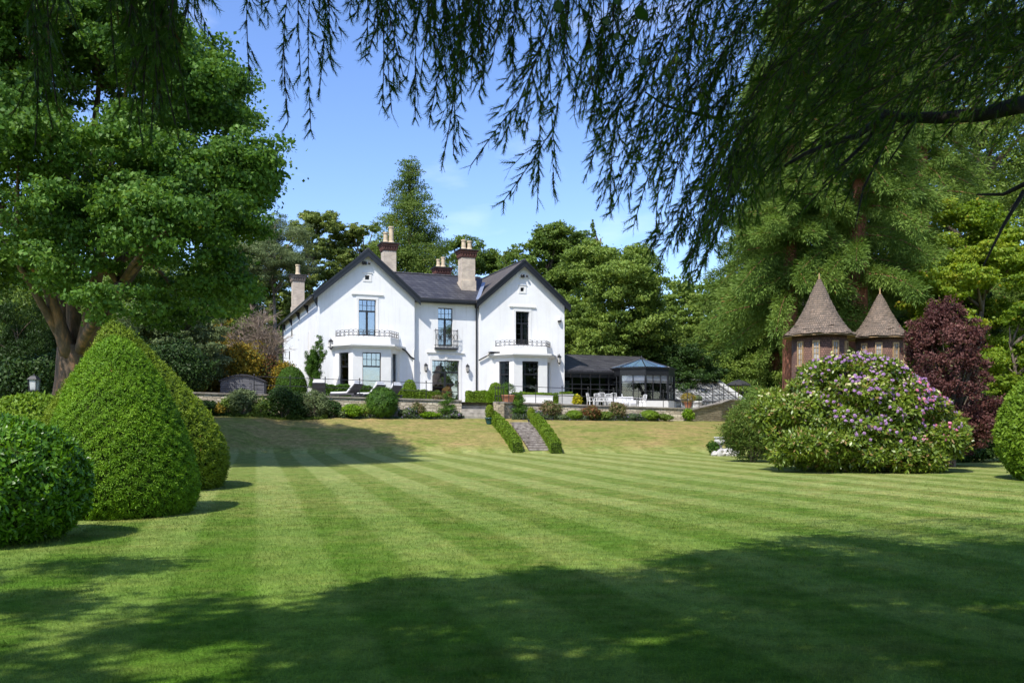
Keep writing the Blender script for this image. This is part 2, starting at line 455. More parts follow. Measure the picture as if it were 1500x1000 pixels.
LM['lavender'] = mat_leaf('silvery_bed_leaves', (0.0460, 0.0805, 0.0345), (0.0978, 0.1495, 0.0575), (0.1955, 0.2415, 0.1380), .25, .6, (.06, (.28, .2, .38)), 1.5)
LM['acid'] = mat_leaf('acid_green_leaves', (0.0805, 0.1610, 0.0092), (0.1495, 0.2760, 0.0138), (0.2530, 0.3910, 0.0230), .35, .5, None, 1.5)
LM['yellow'] = mat_leaf('yellow_leaves', (0.2875, 0.2875, 0.0115), (0.5175, 0.4830, 0.0230), (0.6325, 0.5750, 0.0345), .35, .5, None, 1.5)
LM['rust'] = mat_leaf('rusty_leaves', (0.1150, 0.0517, 0.0230), (0.2300, 0.1150, 0.0460), (0.3450, 0.2070, 0.0805), .3, .5, (.3, (.08, .13, .03)), 1.5)
LM['pinkish'] = mat_leaf('pink_tipped_leaves', (0.1150, 0.1150, 0.0460), (0.2530, 0.1840, 0.0920), (0.4830, 0.3220, 0.2300), .3, .5, (.35, (.09, .14, .03)), 1.5)
LM['mauve'] = mat_leaf('mauve_petals', (0.3230, 0.1800, 0.3520), (0.4420, 0.2550, 0.4664), (0.5780, 0.3900, 0.5984), .3, .6, None, 1)
LM['pink'] = mat_leaf('pink_petals', (0.5750, 0.1610, 0.2990), (0.7820, 0.2760, 0.4140), (0.9200, 0.4830, 0.5520), .3, .6, None, 1)
LM['cream'] = mat_leaf('cream_buds', (0.5175, 0.5290, 0.2530), (0.7130, 0.6900, 0.3680), (0.8625, 0.8280, 0.5750), .3, .6, None, 1)

# lawn: mown stripes, dry patches and greener lush patches are in the grass itself; the near tone also carries tree shade
def lawn_material(name, blades=False):
    t = NT(name); p = t.pos()
    sep = t.node('ShaderNodeSeparateXYZ'); t.link(p, sep.inputs[0])
    x, y, z = sep.outputs
    wob = t.math('MULTIPLY', t.math('SUBTRACT', t.noise(p, .35, 2), .5), .14)
    s = t.math('ADD', t.math('ADD', t.math('MULTIPLY', x, .961), t.math('MULTIPLY', y, .277)), wob)
    st = t.math('SINE', t.math('MULTIPLY', s, 2 * PI / 1.62))
    st = t.math('MULTIPLY_ADD', t.math('MULTIPLY', st, 4.5), .5, .5)      # flat-topped after clamp
    st = t.math('ADD', t.math('MULTIPLY', t.ramp(st, [(.0, (0, 0, 0)), (1.0, (1, 1, 1))]), .68), t.math('MULTIPLY_ADD', t.noise(p, 1.5, 7, .8), 1.7, -.70))
    s2 = t.math('SUBTRACT', t.math('MULTIPLY', y, .93), t.math('MULTIPLY', x, .36))
    st2 = t.ramp(t.math('MULTIPLY_ADD', t.math('SINE', t.math('MULTIPLY', s2, 2 * PI / 1.5)), .5, .5), [(.2, (0, 0, 0)), (.8, (1, 1, 1))])
    big = t.noise(p, .16, 4, .6)
    mid = t.noise(p, 1.3, 5, .65)
    fine = t.noise(p, 42, 3, .7)
    mpn = t.node('ShaderNodeMapping'); mpn.inputs['Scale'].default_value = (.5, 3.2, 1); mpn.inputs['Rotation'].default_value = (0, 0, .08)
    t.link(p, mpn.inputs['Vector'])
    streak = t.noise(mpn.outputs[0], 1.6, 5, .65)
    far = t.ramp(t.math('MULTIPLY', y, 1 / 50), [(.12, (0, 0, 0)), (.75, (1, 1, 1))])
    # mower stripes
    c = t.mix(st, (.088, .166, .020), (.262, .330, .092))
    c = t.mix(t.math('MULTIPLY', st2, .28), c, (.20, .245, .06))
    # dry and yellow patches, more of them on the far part of the lawn
    dry = t.math('ADD', t.math('MULTIPLY', mid, .55), t.math('MULTIPLY', streak, .65))
    dry = t.ramp(t.math('ADD', dry, t.math('MULTIPLY', far, .10)), [(.55, (0, 0, 0)), (.82, (1, 1, 1))])
    c = t.mix(t.math('MULTIPLY', dry, .75), c, (.33, .265, .095))
    lush = t.ramp(big, [(.42, (1, 1, 1)), (.62, (0, 0, 0))])
    c = t.mix(t.math('MULTIPLY', lush, t.math('SUBTRACT', .62, t.math('MULTIPLY', far, .35))), c, (.076, .165, .015))
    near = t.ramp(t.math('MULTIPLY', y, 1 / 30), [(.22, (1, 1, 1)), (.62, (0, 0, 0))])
    c = t.mix(t.math('MULTIPLY', near, .52), c, t.mix(st, (.052, .150, .008), (.105, .225, .020)))  # near grass is greener, deepened further to carry the tree shade's colour
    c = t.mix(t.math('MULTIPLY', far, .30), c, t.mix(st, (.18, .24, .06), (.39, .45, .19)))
    # the sloping bank is parched
    bank = t.ramp(z, [(.04, (0, 0, 0)), (.40, (1, 1, 1))])
    bc = t.ramp(t.math('ADD', t.math('MULTIPLY', streak, .55), t.math('MULTIPLY', t.noise(p, .45, 5, .65), .6)),
                [(.42, (.120, .185, .030)), (.54, (.220, .222, .065)), (.72, (.35, .25, .110))])
    c = t.mix(bank, c, bc)
    g1 = t.ramp(t.noise(p, 3.2, 6, .78), [(.34, (.58, .64, .54)), (.5, (1, 1, 1)), (.66, (1.42, 1.34, 1.32))])
    m0 = t.node('ShaderNodeMix', data_type='RGBA', blend_type='MULTIPLY'); m0.inputs[0].default_value = .9
    t.link(c, m0.inputs[6]); t.link(g1, m0.inputs[7]); c = m0.outputs[2]
    brown = t.ramp(t.noise(p, 4.4, 6, .8), [(.56, (0, 0, 0)), (.68, (1, 1, 1))])
    c = t.mix(t.math('MULTIPLY', brown, t.math('MULTIPLY_ADD', far, .42, .10)), c, (.30, .19, .085))
    f2 = t.ramp(fine, [(.25, (.62, .62, .62)), (.75, (1.25, 1.25, 1.25))])
    mul = t.node('ShaderNodeMix', data_type='RGBA', blend_type='MULTIPLY'); mul.inputs[0].default_value = 1
    t.link(c, mul.inputs[6]); t.link(f2, mul.inputs[7]); c = mul.outputs[2]
    # earth under far woods
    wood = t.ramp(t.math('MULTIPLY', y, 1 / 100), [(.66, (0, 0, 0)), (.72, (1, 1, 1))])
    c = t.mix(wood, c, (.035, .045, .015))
    if blades:
        a = t.node('ShaderNodeAttribute', attribute_name='rnd').outputs['Fac']
        k = t.ramp(a, [(0, (.75, .8, .7)), (1, (1.55, 1.45, 1.3))])
        m2 = t.node('ShaderNodeMix', data_type='RGBA', blend_type='MULTIPLY'); m2.inputs[0].default_value = 1
        t.link(c, m2.inputs[6]); t.link(k, m2.inputs[7]); c = m2.outputs[2]
        pr = t.principled(c, .7, None, 0, .08)
        tr = t.node('ShaderNodeBsdfTranslucent'); t.link(c, tr.inputs['Color'])
        ms = t.node('ShaderNodeMixShader'); ms.inputs[0].default_value = .3
        t.link(pr, ms.inputs[1]); t.link(tr.outputs[0], ms.inputs[2])
        return t.done(ms.outputs[0])
    h = t.math('ADD', t.math('MULTIPLY', fine, 1.0), t.math('MULTIPLY', t.noise(p, 9, 4, .7), 1.2))
    return t.done(t.principled(c, .95, t.bump(h, .55, .05), 0, .03))
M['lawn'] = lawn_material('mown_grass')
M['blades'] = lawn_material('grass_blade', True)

# ------------------------------------------------------------------ terrain
def wallY(x): return np.where(np.asarray(x) < 11.6, 54.0 + .30 * x, 57.48 + (x - 11.6) * 1.07)                      # line of the terrace retaining wall
def terr(x): return 2.65 - .026 * np.clip(x, -20, 14)     # terrace level
def gz(x, y):
    x = np.asarray(x, float); y = np.asarray(y, float)
    toe = 43.5 - 20 * sm(-12, -24, x) * 1.0
    toe = np.where(x < -12, 43.5 - 19.5 * sm(0, 1, (-12 - x) / 10), 43.5)
    H = 1.72 - .012 * x + 1.1 * sm(0, 1, (-16 - x) / 8)
    wy = np.where(x > -19, wallY(np.clip(x, -25, 18)), 48.0)
    top = np.maximum(wy - .6, toe + 7)
    t = np.clip((y - toe) / (top - toe), 0, 1)
    bank = H * (t * (1.35 - .35 * t))
    up = (terr(x) - .12 - H) * sm(0, 1.6, y - wy - .25)
    hill = np.maximum(0, y - 82) * .16
    right = 0 * x
    und = .03 * np.sin(x * .35 + 1) * np.sin(y * .22)
    return bank + up + np.minimum(hill, 24) + right + und * (y < 43)
def g(x, y): return float(gz(x, y))

xs = np.unique(np.concatenate([np.linspace(-260, -40, 12), np.arange(-40, 40, .8), np.linspace(40, 260, 12)]))
ys = np.unique(np.concatenate([np.linspace(-60, 0, 8), np.arange(0, 42, 1.0), np.arange(42, 64, .3), np.arange(64, 90, 2.0), np.linspace(90, 420, 20)]))
GX, GY = np.meshgrid(xs, ys)
GV = np.stack([GX, GY, gz(GX, GY)], -1).reshape(-1, 3)
nx, ny = len(xs), len(ys)
ii = (np.arange(ny - 1)[:, None] * nx + np.arange(nx - 1)[None]).ravel()
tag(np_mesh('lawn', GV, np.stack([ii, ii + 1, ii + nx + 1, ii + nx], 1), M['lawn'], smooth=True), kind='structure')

# short grass blades over the near lawn
def grass():
    rng = np.random.default_rng(5)
    Vs, Rs = [], []
    for y0, y1, dens, hgt, wid in ((4.9, 8, 2600, .030, .0042), (8, 13, 1150, .034, .0065), (13, 27, 330, .028, .010)):
        n = int(dens * (y1 - y0) * (y0 + y1) / 2 * 1.22)
        y = y0 + (y1 - y0) * (rng.random(n) if y1 < 14 else 1 - np.sqrt(rng.random(n))); x = (rng.random(n) - .5) * 1.22 * y
        z = gz(x, y) - .004
        an = rng.random(n) * 2 * PI
        L = hgt * (.6 + .8 * rng.random(n)); lean = rng.normal(size=(n, 2)) * .55
        a = np.stack([x - np.cos(an) * wid / 2, y - np.sin(an) * wid / 2, z], 1)
        b = np.stack([x + np.cos(an) * wid / 2, y + np.sin(an) * wid / 2, z], 1)
        c = np.stack([x + lean[:, 0] * L, y + lean[:, 1] * L, z + L], 1)
        Vs.append(np.stack([a, b, c], 1).reshape(-1, 3)); Rs.append(rng.random(n))
    V = np.concatenate(Vs); n = len(V) // 3
    o = np_mesh('grass_blades', V, np.arange(3 * n).reshape(n, 3), M['blades'], None, np.concatenate(Rs))
    tag(o, 'short mown grass blades of the striped lawn nearest the camera', 'grass', kind='stuff')
grass()

# terrace paving behind the retaining wall
tb = MB()
tx = [-19, -12, -6, 0, 6, 11.6, 17]
for a, b in zip(tx[:-1], tx[1:]):
    tb.poly([(a, wallY(a) + .1, terr(a)), (b, wallY(b) + .1, terr(b)), (b, wallY(b) + 26, terr(b)), (a, wallY(a) + 26, terr(a))])
tag(tb.build('terrace_paving', M['paving']), kind='structure')
# ------------------------------------------------------------------ the house (local axes: x along the front, y into the house, z up)
HA = math.radians(21)
HZ = 2.9
house = thing('country_house', 'large white rendered two gabled country house on the terrace', 'house', (-12.9, 59.0, HZ), HA)
EA, AP = 7.2, 10.05          # eaves and gable apex heights

def wall_face(mb, y, xa, xb, zb, top, holes, rev=.28):
    """front wall with window openings; top(x) gives its upper edge, holes = (x0,x1,z0,z1)"""
    brk = sorted(set([xa, xb] + [h[0] for h in holes] + [h[1] for h in holes] + [b for b in top.brk if xa < b < xb]))
    for a, b in zip(brk[:-1], brk[1:]):
        mid = (a + b) / 2
        hs = sorted([h for h in holes if h[0] <= mid <= h[1]], key=lambda h: h[2])
        z = zb
        for h in hs:
            mb.poly([(a, y, z), (b, y, z), (b, y, h[2]), (a, y, h[2])]); z = h[3]
        mb.poly([(a, y, z), (b, y, z), (b, y, top(b)), (a, y, top(a))])
    for x0, x1, z0, z1 in holes:
        mb.poly([(x0, y, z0), (x0, y + rev, z0), (x0, y + rev, z1), (x0, y, z1)])
        mb.poly([(x1, y, z0), (x1, y, z1), (x1, y + rev, z1), (x1, y + rev, z0)])
        mb.poly([(x0, y, z0), (x1, y, z0), (x1, y + rev, z0), (x0, y + rev, z0)])
        mb.poly([(x0, y, z1), (x0, y + rev, z1), (x1, y + rev, z1), (x1, y, z1)])
class Top:
    def __init__(s, pts): s.p = pts; s.brk = [a for a, _ in pts]
    def __call__(s, x): return float(np.interp(x, [a for a, _ in s.p], [b for _, b in s.p]))

def window(parent, name, x0, x1, z0, z1, y, cols, transom=None, rows_top=2, mull=True, curtain=None, dark=False, bars=0, label=None):
    """recessed black metal window: frame, glass, curtain, and a dark room behind it"""
    f = MB(); t = .055; yy = y + .16
    f.box(x0, x0 + t, yy, yy + .06, z0, z1); f.box(x1 - t, x1, yy, yy + .06, z0, z1)
    f.box(x0 + t, x1 - t, yy, yy + .06, z1 - t, z1); f.box(x0 + t, x1 - t, yy, yy + .06, z0, z0 + t * 1.3)
    zt = z1
    if transom:
        zt = transom
        f.box(x0 + t, x1 - t, yy + .002, yy + .062, zt - .05, zt + .06)
        for i in range(1, cols):
            xx = x0 + (x1 - x0) * i / cols
            w = .055 if (mull and i * 2 == cols) else .028
            f.box(xx - w / 2, xx + w / 2, yy + .008, yy + .05, zt + .06, z1 - t)
        for i in range(1, rows_top):
            zz = zt + (z1 - zt) * i / rows_top
            f.box(x0 + t, x1 - t, yy + .012, yy + .046, zz - .014, zz + .014)
    if mull: f.box((x0 + x1) / 2 - .075, (x0 + x1) / 2 + .075, yy + .004, yy + .058, z0 + t * 1.3, zt - .05 if transom else z1 - t)
    if bars:
        for i in range(1, bars):
            zz = z0 + (zt - z0) * i / bars
            f.box(x0 + t, x1 - t, yy + .012, yy + .046, zz - .016, zz + .016)
    fr = f.build(name, M['black'], parent)
    if label: fr['label'] = label
    g_ = MB().box(x0 + .02, x1 - .02, yy + .025, yy + .033, z0 + .02, z1 - .02)
    g_.build('pane', M['glass_dark' if dark else 'glass'], fr)
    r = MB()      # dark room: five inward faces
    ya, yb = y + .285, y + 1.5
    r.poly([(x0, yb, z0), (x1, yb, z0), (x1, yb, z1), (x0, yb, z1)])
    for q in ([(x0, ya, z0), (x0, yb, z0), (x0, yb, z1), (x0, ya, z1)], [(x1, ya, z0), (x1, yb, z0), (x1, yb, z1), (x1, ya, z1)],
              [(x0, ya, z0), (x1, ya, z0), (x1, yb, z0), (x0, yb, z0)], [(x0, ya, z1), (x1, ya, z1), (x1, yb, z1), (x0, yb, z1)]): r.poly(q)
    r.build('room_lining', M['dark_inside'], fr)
    if curtain:
        c = MB()
        for a, b in curtain:
            n = 7; pts = []
            for i in range(n + 1):
                u = a + (b - a) * i / n
                pts.append((x0 + (x1 - x0) * u, y + .36 + (.03 if i % 2 else -.03)))
            for p, q in zip(pts[:-1], pts[1:]):
                c.poly([(p[0], p[1], z0 + .03), (q[0], q[1], z0 + .03), (q[0], q[1], z1 - .05), (p[0], p[1], z1 - .05)])
        c.build('curtain', M['curtain'], fr)
    return fr

def surround(parent, x0, x1, z0, z1, y, hood=None):
    s = MB(); t = .17
    s.box(x0 - t, x0, y - .03, y + .02, z0, z1); s.box(x1, x1 + t, y - .03, y + .02, z0, z1)
    s.box(x0 - t, x1 + t, y - .035, y + .02, z1, z1 + .30)
    if hood: s.box(x0 - .5, x1 + .5, y - .10, y + .02, z1 + .30, z1 + .38)
    return s.build('window_surround', M['trim'], parent)

topL = Top([(0, EA), (3.3, AP), (6.6, EA)])
topC = Top([(6.6, 7.1), (11.35, 7.1)])
topR = Top([(11.35, EA), (14.65, AP), (17.96, EA)])
YC = .32
# walls
w = MB()
wall_face(w, 0, 0, 6.6, -.9, topL, [(2.72, 3.90, 4.45, 6.92), (3.15, 3.45, 8.25, 8.55), (1.6, 5.0, .02, 3.22)], .28)
w.poly([(6.6, 0, -.9), (6.6, YC, -.9), (6.6, YC, EA), (6.6, 0, EA)])
w.poly([(0, 19.6, -.9), (0, 0, -.9), (0, 0, EA), (0, 19.6, EA)])
w.poly([(6.6, 19.6, -.9), (0, 19.6, -.9), (0, 19.6, EA), (3.3, 19.6, AP), (6.6, 19.6, EA)])
w.poly([(6.6, 5, -.9), (6.6, 19.6, -.9), (6.6, 19.6, EA), (6.6, 5, EA)])
w.build('left_wing_wall', M['render'], house)
w = MB()
wall_face(w, YC, 6.6, 11.35, -.9, topC, [(8.38, 9.46, 3.94, 6.63), (7.95, 9.93, .02, 2.95)], .28)
w.build('middle_wall', M['render'], house)
w = MB()
wall_face(w, 0, 11.35, 17.96, -.9, topR, [(14.10, 15.16, 4.20, 6.60), (14.48, 14.76, 8.05, 8.33), (13.0, 16.3, .02, 2.92)], .28)
w.poly([(11.35, YC, -.9), (11.35, 0, -.9), (11.35, 0, EA), (11.35, YC, EA)])
w.poly([(17.96, 0, -.9), (17.96, 10, -.9), (17.96, 10, EA), (17.96, 0, EA)])
w.poly([(17.96, 10, -.9), (11.35, 10, -.9), (11.35, 10, EA), (14.65, 10, AP), (17.96, 10, EA)])
w.build('right_wing_wall', M['render'], house)
# small vents in the gables
for cx, cz in ((3.3, 8.4), (14.62, 8.19)):
    v = MB().box(cx - .16, cx + .16, .17, .2, cz - .16, cz + .16)
    for i in range(3): v.box(cx - .13, cx + .13, .12, .16, cz - .12 + i * .09, cz - .08 + i * .09)
    vo = v.build('gable_vent', M['black'], house)
    s = MB(); s.box(cx - .3, cx - .15, -.03, .02, cz - .15, cz + .15); s.box(cx + .15, cx + .3, -.03, .02, cz - .15, cz + .15)
    s.box(cx - .3, cx + .3, -.03, .02, cz - .28, cz - .15); s.box(cx - .3, cx + .3, -.03, .02, cz + .15, cz + .3); s.box(cx - .34, cx + .34, -.07, .02, cz + .3, cz + .34)
    s.build('vent_surround', M['trim'], vo)

def gable_roof(x0, xm, x1, ze, za, y0, y1, ov=.34, mat=None, mat2=None):
    sl = (za - ze) / (xm - x0)
    th = .12
    xl, zl = x0 - ov, ze - ov * sl
    xr, zr = x1 + ov, ze - ov * sl
    up = .10
    r = MB()
    r.extrude([(xl, y0, zl + up), (xm, y0, za + up), (xm, y0, za + up + th), (xl, y0, zl + up + th)], (0, y1 - y0, 0))
    r.build('roof', mat or M['slate'], house)
    r = MB()
    r.extrude([(xm, y0, za + up), (xr, y0, zr + up), (xr, y0, zr + up + th), (xm, y0, za + up + th)], (0, y1 - y0, 0))
    r.build('roof', mat2 or M['slate'], house)
    # barge boards with a moulded second board
    b = MB()
    for sx, xe in ((-1, xl), (1, xr)):
        b.extrude([(xm, y0 - .05, za + up + .10), (xm, y0 - .05, za - .26), (xe, y0 - .05, zl - .26), (xe, y0 - .05, zl + up + .10)], (0, .045, 0))
        b.extrude([(xm, y0 - .09, za + up + .17), (xm, y0 - .09, za + up), (xe, y0 - .09, zl + up), (xe, y0 - .09, zl + up + .17)], (0, .036, 0))
    b.build('barge_board', M['black'], house)
    s = MB()
    for xe in (xl, xr):
        s.extrude([(xm, y0, za + up - .01), (xm, y0, za + up - .06), (xe, y0, zl + up - .06), (xe, y0, zl + up - .01)], (0, .5, 0))
    s.build('soffit', M['black'], house)
    rg = MB(); rg.tube([(xm, y0 - .1, za + up + th), (xm, y1, za + up + th)], .09, 6); rg.build('ridge_tiles', M['slate'], house)
    fn = MB(); fn.lathe([(.05, za + .1), (.09, za + .3), (.03, za + .38), (.0, za + .5)], xm, y0 - .05, 8)
    return xl, zl
gable_roof(0, 3.3, 6.6, EA, AP, -.36, 19.9)
gable_roof(11.35, 14.65, 17.96, EA, AP, -.36, 10.3, mat=M['slate_brown'])
# middle roof between the wings, its ridge parallel to the front
r = MB()
r.extrude([(6.62, -.10, 7.12), (11.33, -.10, 7.12), (12.8, 3.6, 9.35), (4.6, 3.6, 9.35)], (0, 0, .11))
r.extrude([(4.6, 3.6, 9.35), (12.8, 3.6, 9.35), (12.8, 7.4, 7.12), (4.6, 7.4, 7.12)], (0, 0, .11))
r.build('roof', M['slate'], house)
r = MB(); r.tube([(4.6, 3.6, 9.47), (12.6, 3.6, 9.47)], .08, 6); r.build('ridge_tiles', M['slate'], house)
r = MB(); r.extrude([(11.05, -.06, 7.26), (11.33, -.06, 7.26), (12.75, 2.75, 8.95), (12.5, 2.75, 8.95)], (0, 0, .05)); r.build('valley_flashing', M['lead'], house)
r = MB(); r.box(6.66, 11.28, -.24, -.10, 6.98, 7.14); r.box(6.66, 11.28, -.095, .31, 6.92, 6.99); r.build('gutter', M['black'], house)
# side gutter and brackets of the left wing
r = MB(); r.box(-.52, -.38, -.3, 19.8, 6.88, 7.02); r.build('gutter', M['black'], house)
for yy in (.25, 4.5, 9, 13.5, 18):
    MB().extrude([(-.34, yy, 6.92), (-.003, yy, 6.92), (-.003, yy, 6.3), (-.08, yy, 6.45)], (0, .14, 0)).build('eaves_bracket', M['black'], house)
r = MB(); r.tube([(-.07, 19.3, 6.9), (-.07, 19.3, -.5)], .06, 6); r.build('downpipe', M['black'], house)
r = MB(); r.tube([(11.2, .22, 6.95), (11.2, .22, -.5)], .065, 8); r.box(11.1, 11.3, .12, .31, 6.7, 6.95); r.build('downpipe', M['black'], house)
r = MB(); r.tube([(6.52, -.07, 3.6), (6.52, -.07, -.5)], .05, 8); r.build('downpipe', M['trim'], house)
# side wall details: slits and small windows
for yy, z0, z1, wd in ((4.2, 3.6, 4.9, .25), (9.5, 5.0, 6.2, .25), (13.5, 5.5, 6.1, .5), (15.0, 3.7, 4.4, .45), (8.0, 1.6, 2.8, .3)):
    f = MB(); f.box(-.03, .0, yy - wd, yy + wd, z0 - .1, z0); f.box(-.03, 0, yy - wd, yy + wd, z1, z1 + .1)
    f.box(-.03, 0, yy - wd, yy - wd + .08, z0, z1); f.box(-.03, 0, yy + wd - .08, yy + wd, z0, z1)
    fo = f.build('side_window', M['trim'], house)
    MB().box(-.015, -.005, yy - wd + .08, yy + wd - .08, z0, z1).build('pane', M['black'] if z1 - z0 < .8 else M['trim'], fo)

# upper windows
window(house, 'french_window', 2.72, 3.90, 4.45, 6.92, 0, 4, 6.12, 2, True, [(.10, .36), (.62, .93)], bars=0)
surround(house, 2.72, 3.90, 4.45, 6.92, 0, True)
window(house, 'french_window', 14.10, 15.16, 4.20, 6.60, 0, 4, 5.75, 3, True, [(.45, .60), (.70, .98)], dark=True, bars=4)
surround(house, 14.10, 15.16, 4.20, 6.60, 0, True)
window(house, 'french_window', 8.38, 9.46, 3.94, 6.63, YC, 4, 5.85, 2, True, [(.72, .97)], bars=3)
MB().box(8.2, 9.64, YC - .03, YC + .02, 6.63, 6.84).build('window_surround', M['trim'], house); MB().box(8.1, 9.74, YC - .08, YC + .02, 3.84, 3.94).build('window_sill', M['trim'], house)
d = window(house, 'french_doors', 7.95, 9.93, .02, 2.95, YC, 8, 2.10, 2, True, [(.86, .97)], bars=2)
s = MB(); s.box(7.78, 7.95, YC - .03, YC + .02, 0, 2.95); s.box(9.93, 10.1, YC - .03, YC + .02, 0, 2.95); s.box(7.78, 10.1, YC - .035, YC + .02, 2.95, 3.2)
s.box(7.55, 10.3, YC - .1, YC + .02, 3.45, 3.53); s.box(8.84, 9.04, YC - .09, YC - .036, 2.98, 3.3); s.build('door_surround', M['trim'], house)
s = MB(); s.box(7.6, 10.3, -.5, YC - .04, -.35, -.02); s.build('door_step', M['step'], house)

def scroll_rail(pts, h, step=.36, name='balcony_railing', par=house, lab=None):
    """wrought iron railing of bars and scrolls along a polyline, with a spiky wavy top"""
    r = MB()
    for (a, b) in zip(pts[:-1], pts[1:]):
        a, b = Vector(a), Vector(b); L = (b - a).length; n = max(2, round(L / step)); u = (b - a) / n
        r.tube([a + Vector((0, 0, .06)), b + Vector((0, 0, .06))], .02, 4)
        r.tube([a + Vector((0, 0, h * .72)), b + Vector((0, 0, h * .72))], .016, 4)
        for i in range(n + 1):
            q = a + u * i
            r.tube([q, q + Vector((0, 0, h * 1.12))], [.022, .012], 4)
            if i < n:
                m = q + u * .5
                cir = [m + u * (.36 * math.cos(t)) + Vector((0, 0, h * .42 + h * .27 * math.sin(t))) for t in np.linspace(0, 2 * PI, 11)]
                r.tube(cir, .015, 4, False)
                arc = [m + u * (.5 * math.cos(t)) + Vector((0, 0, h * .72 + h * .34 * math.sin(t))) for t in np.linspace(0, PI, 7)]
                r.tube(arc, .015, 4, False)
    return r.build(name, M['iron'], par)

def bay(cx, zo, label):
    b = MB(); p = 1.5; hw, hb = 1.28, 2.25        # projection, half width in front and at the wall
    front = [(cx - hb, 0), (cx - hw, -p), (cx + hw, -p), (cx + hb, 0)]
    zt = 3.55 + zo
    root = MB()
    # plinth and head band
    def band(off, z0, z1, yb=.0):
        k = off
        pts = [(cx - hb - k * 1.2, yb), (cx - hw - k * .6, -p - k), (cx + hw + k * .6, -p - k), (cx + hb + k * 1.2, yb)]
        root.extrude([(x, y, z0) for x, y in pts], (0, 0, z1 - z0))
    band(0, -.9, .14, -.002)
    band(0, 3.22 + zo, zt, -.002)
    band(.22, zt, zt + .10, -.003); band(.34, zt + .101, zt + .22, -.004); band(-.02, zt + .221, 4.28 + zo, -.005)
    # piers between the windows
    z0, z1 = .141, 3.219 + zo
    for sx in (-1, 1):
        root.extrude([(cx + sx * (hw + .04), -p + .06, z0), (cx + sx * hw, -p - .001, z0), (cx + sx * .62, -p - .001, z0), (cx + sx * .62, -p + .30, z0), (cx + sx * (hw - .1), -p + .30, z0), (cx + sx * (hw + .20), -p + .36, z0)][::sx], (0, 0, z1 - z0))
        root.extrude([(cx + sx * hb, -.001, z0), (cx + sx * (hb - .26), -.40, z0), (cx + sx * (hb - .5), -.28, z0), (cx + sx * (hb - .3), -.001, z0)][::sx], (0, 0, z1 - z0))
    o = root.build('bay_window', M['trim'], house)
    o['label'] = label
    # front sash
    def sash(a, b, cols, dark, transom, bl=False):
        a, b = Vector((*a, 0)), Vector((*b, 0)); L = (b - a).length
        rz = math.atan2(b.y - a.y, b.x - a.x)
        Rm = Matrix.Translation(a) @ Matrix.Rotation(rz, 4, 'Z')
        f = MB(); t = .06; y0 = .12
        f.box(0, t, y0, y0 + .07, z0, z1); f.box(L - t, L, y0, y0 + .07, z0, z1); f.box(t, L - t, y0, y0 + .07, z1 - t, z1); f.box(t, L - t, y0, y0 + .07, z0, z0 + .1)
        f.box(t, L - t, y0 + .002, y0 + .072, transom - .05, transom + .05)
        for i in range(1, cols): f.box(L * i / cols - .017, L * i / cols + .017, y0 + .01, y0 + .06, transom + .05, z1 - t)
        f.box(t, L - t, y0 + .013, y0 + .057, (transom + z1) / 2 - .017, (transom + z1) / 2 + .017)
        gl = MB().box(.02, L - .02, y0 + .028, y0 + .036, z0, z1)
        for m_ in (f, gl): m_.v = [tuple(Rm @ Vector(v)) for v in m_.v]
        fo = f.build('bay_sash', M['black'], o)
        gl.build('pane', M['glass_dark' if dark else 'glass'], fo)
        if bl:
            c = MB().box(L * .08, L * .3, y0 + .22, y0 + .26, z0 + .02, z1 - .02); c.v = [tuple(Rm @ Vector(v)) for v in c.v]; c.build('curtain', M['curtain'], fo)
    tr = 2.30 + zo
    sash((cx - .62, -p), (cx + .62, -p), 4, zo < 0, tr, zo < 0)
    sash((cx - hb + .26, -.40), (cx - hw - .2, -p + .36), 2, True, tr, zo < 0)
    sash((cx + hw + .2, -p + .36), (cx + hb - .26, -.40), 2, True, tr)
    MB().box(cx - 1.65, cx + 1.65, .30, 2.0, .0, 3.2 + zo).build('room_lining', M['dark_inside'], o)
    zr = 4.28 + zo
    rl = [(cx - hb + .12, -.1, zr), (cx - hw + .05, -p + .08, zr), (cx + hw - .05, -p + .08, zr), (cx + hb - .12, -.1, zr)]
    scroll_rail(rl, .42)
bay(3.3, 0, 'canted white bay with a lead roofed balcony under the left gable')
bay(14.65, -.31, 'canted white bay with an iron railed balcony under the right gable')
# juliet balcony
j = MB()
xa, xb, ya, yb, z0, z1 = 8.12, 9.72, YC - .34, YC, 3.72, 5.05
for zz in (z0 + .04, z1 - .02, z0 + .28): j.tube([(xa, yb, zz), (xa, ya, zz), (xb, ya, zz), (xb, yb, zz)], .022, 4)
n = 15
for i in range(n + 1):
    xx = xa + (xb - xa) * i / n; th = .024 if i in (0, n) else .013
    j.tube([(xx, ya, z0 - .05), (xx, ya, z1 + (.08 if i in (0, n) else 0))], th, 4)
for i in range(5):
    cx = xa + (xb - xa) * (i + .5) / 5
    j.tube([(cx + .13 * math.cos(t), ya - .01, 4.55 + .22 * math.sin(t)) for t in np.linspace(0, 2 * PI, 10)], .016, 4, False)
j.box(xa, xb, ya, yb - .002, z0 - .03, z0)
j.build('juliet_balcony', M['iron'], house)
# dark sloping lead capped pipes beside the bays
r = MB(); r.tube([(5.45, -.30, 3.72), (5.95, -.12, 3.50), (6.3, -.1, 3.1), (6.56, -.1, 2.95)], .055, 6); r.build('sloping_pipe', M['black'], house)
r = MB(); r.tube([(12.6, -.35, 3.5), (12.1, -.14, 3.52), (11.85, -.12, 3.3), (11.25, -.12, 2.98)], .055, 6); r.box(12.0, 12.7, -.5, -.03, 3.5, 3.6); r.build('sloping_pipe', M['black'], house)

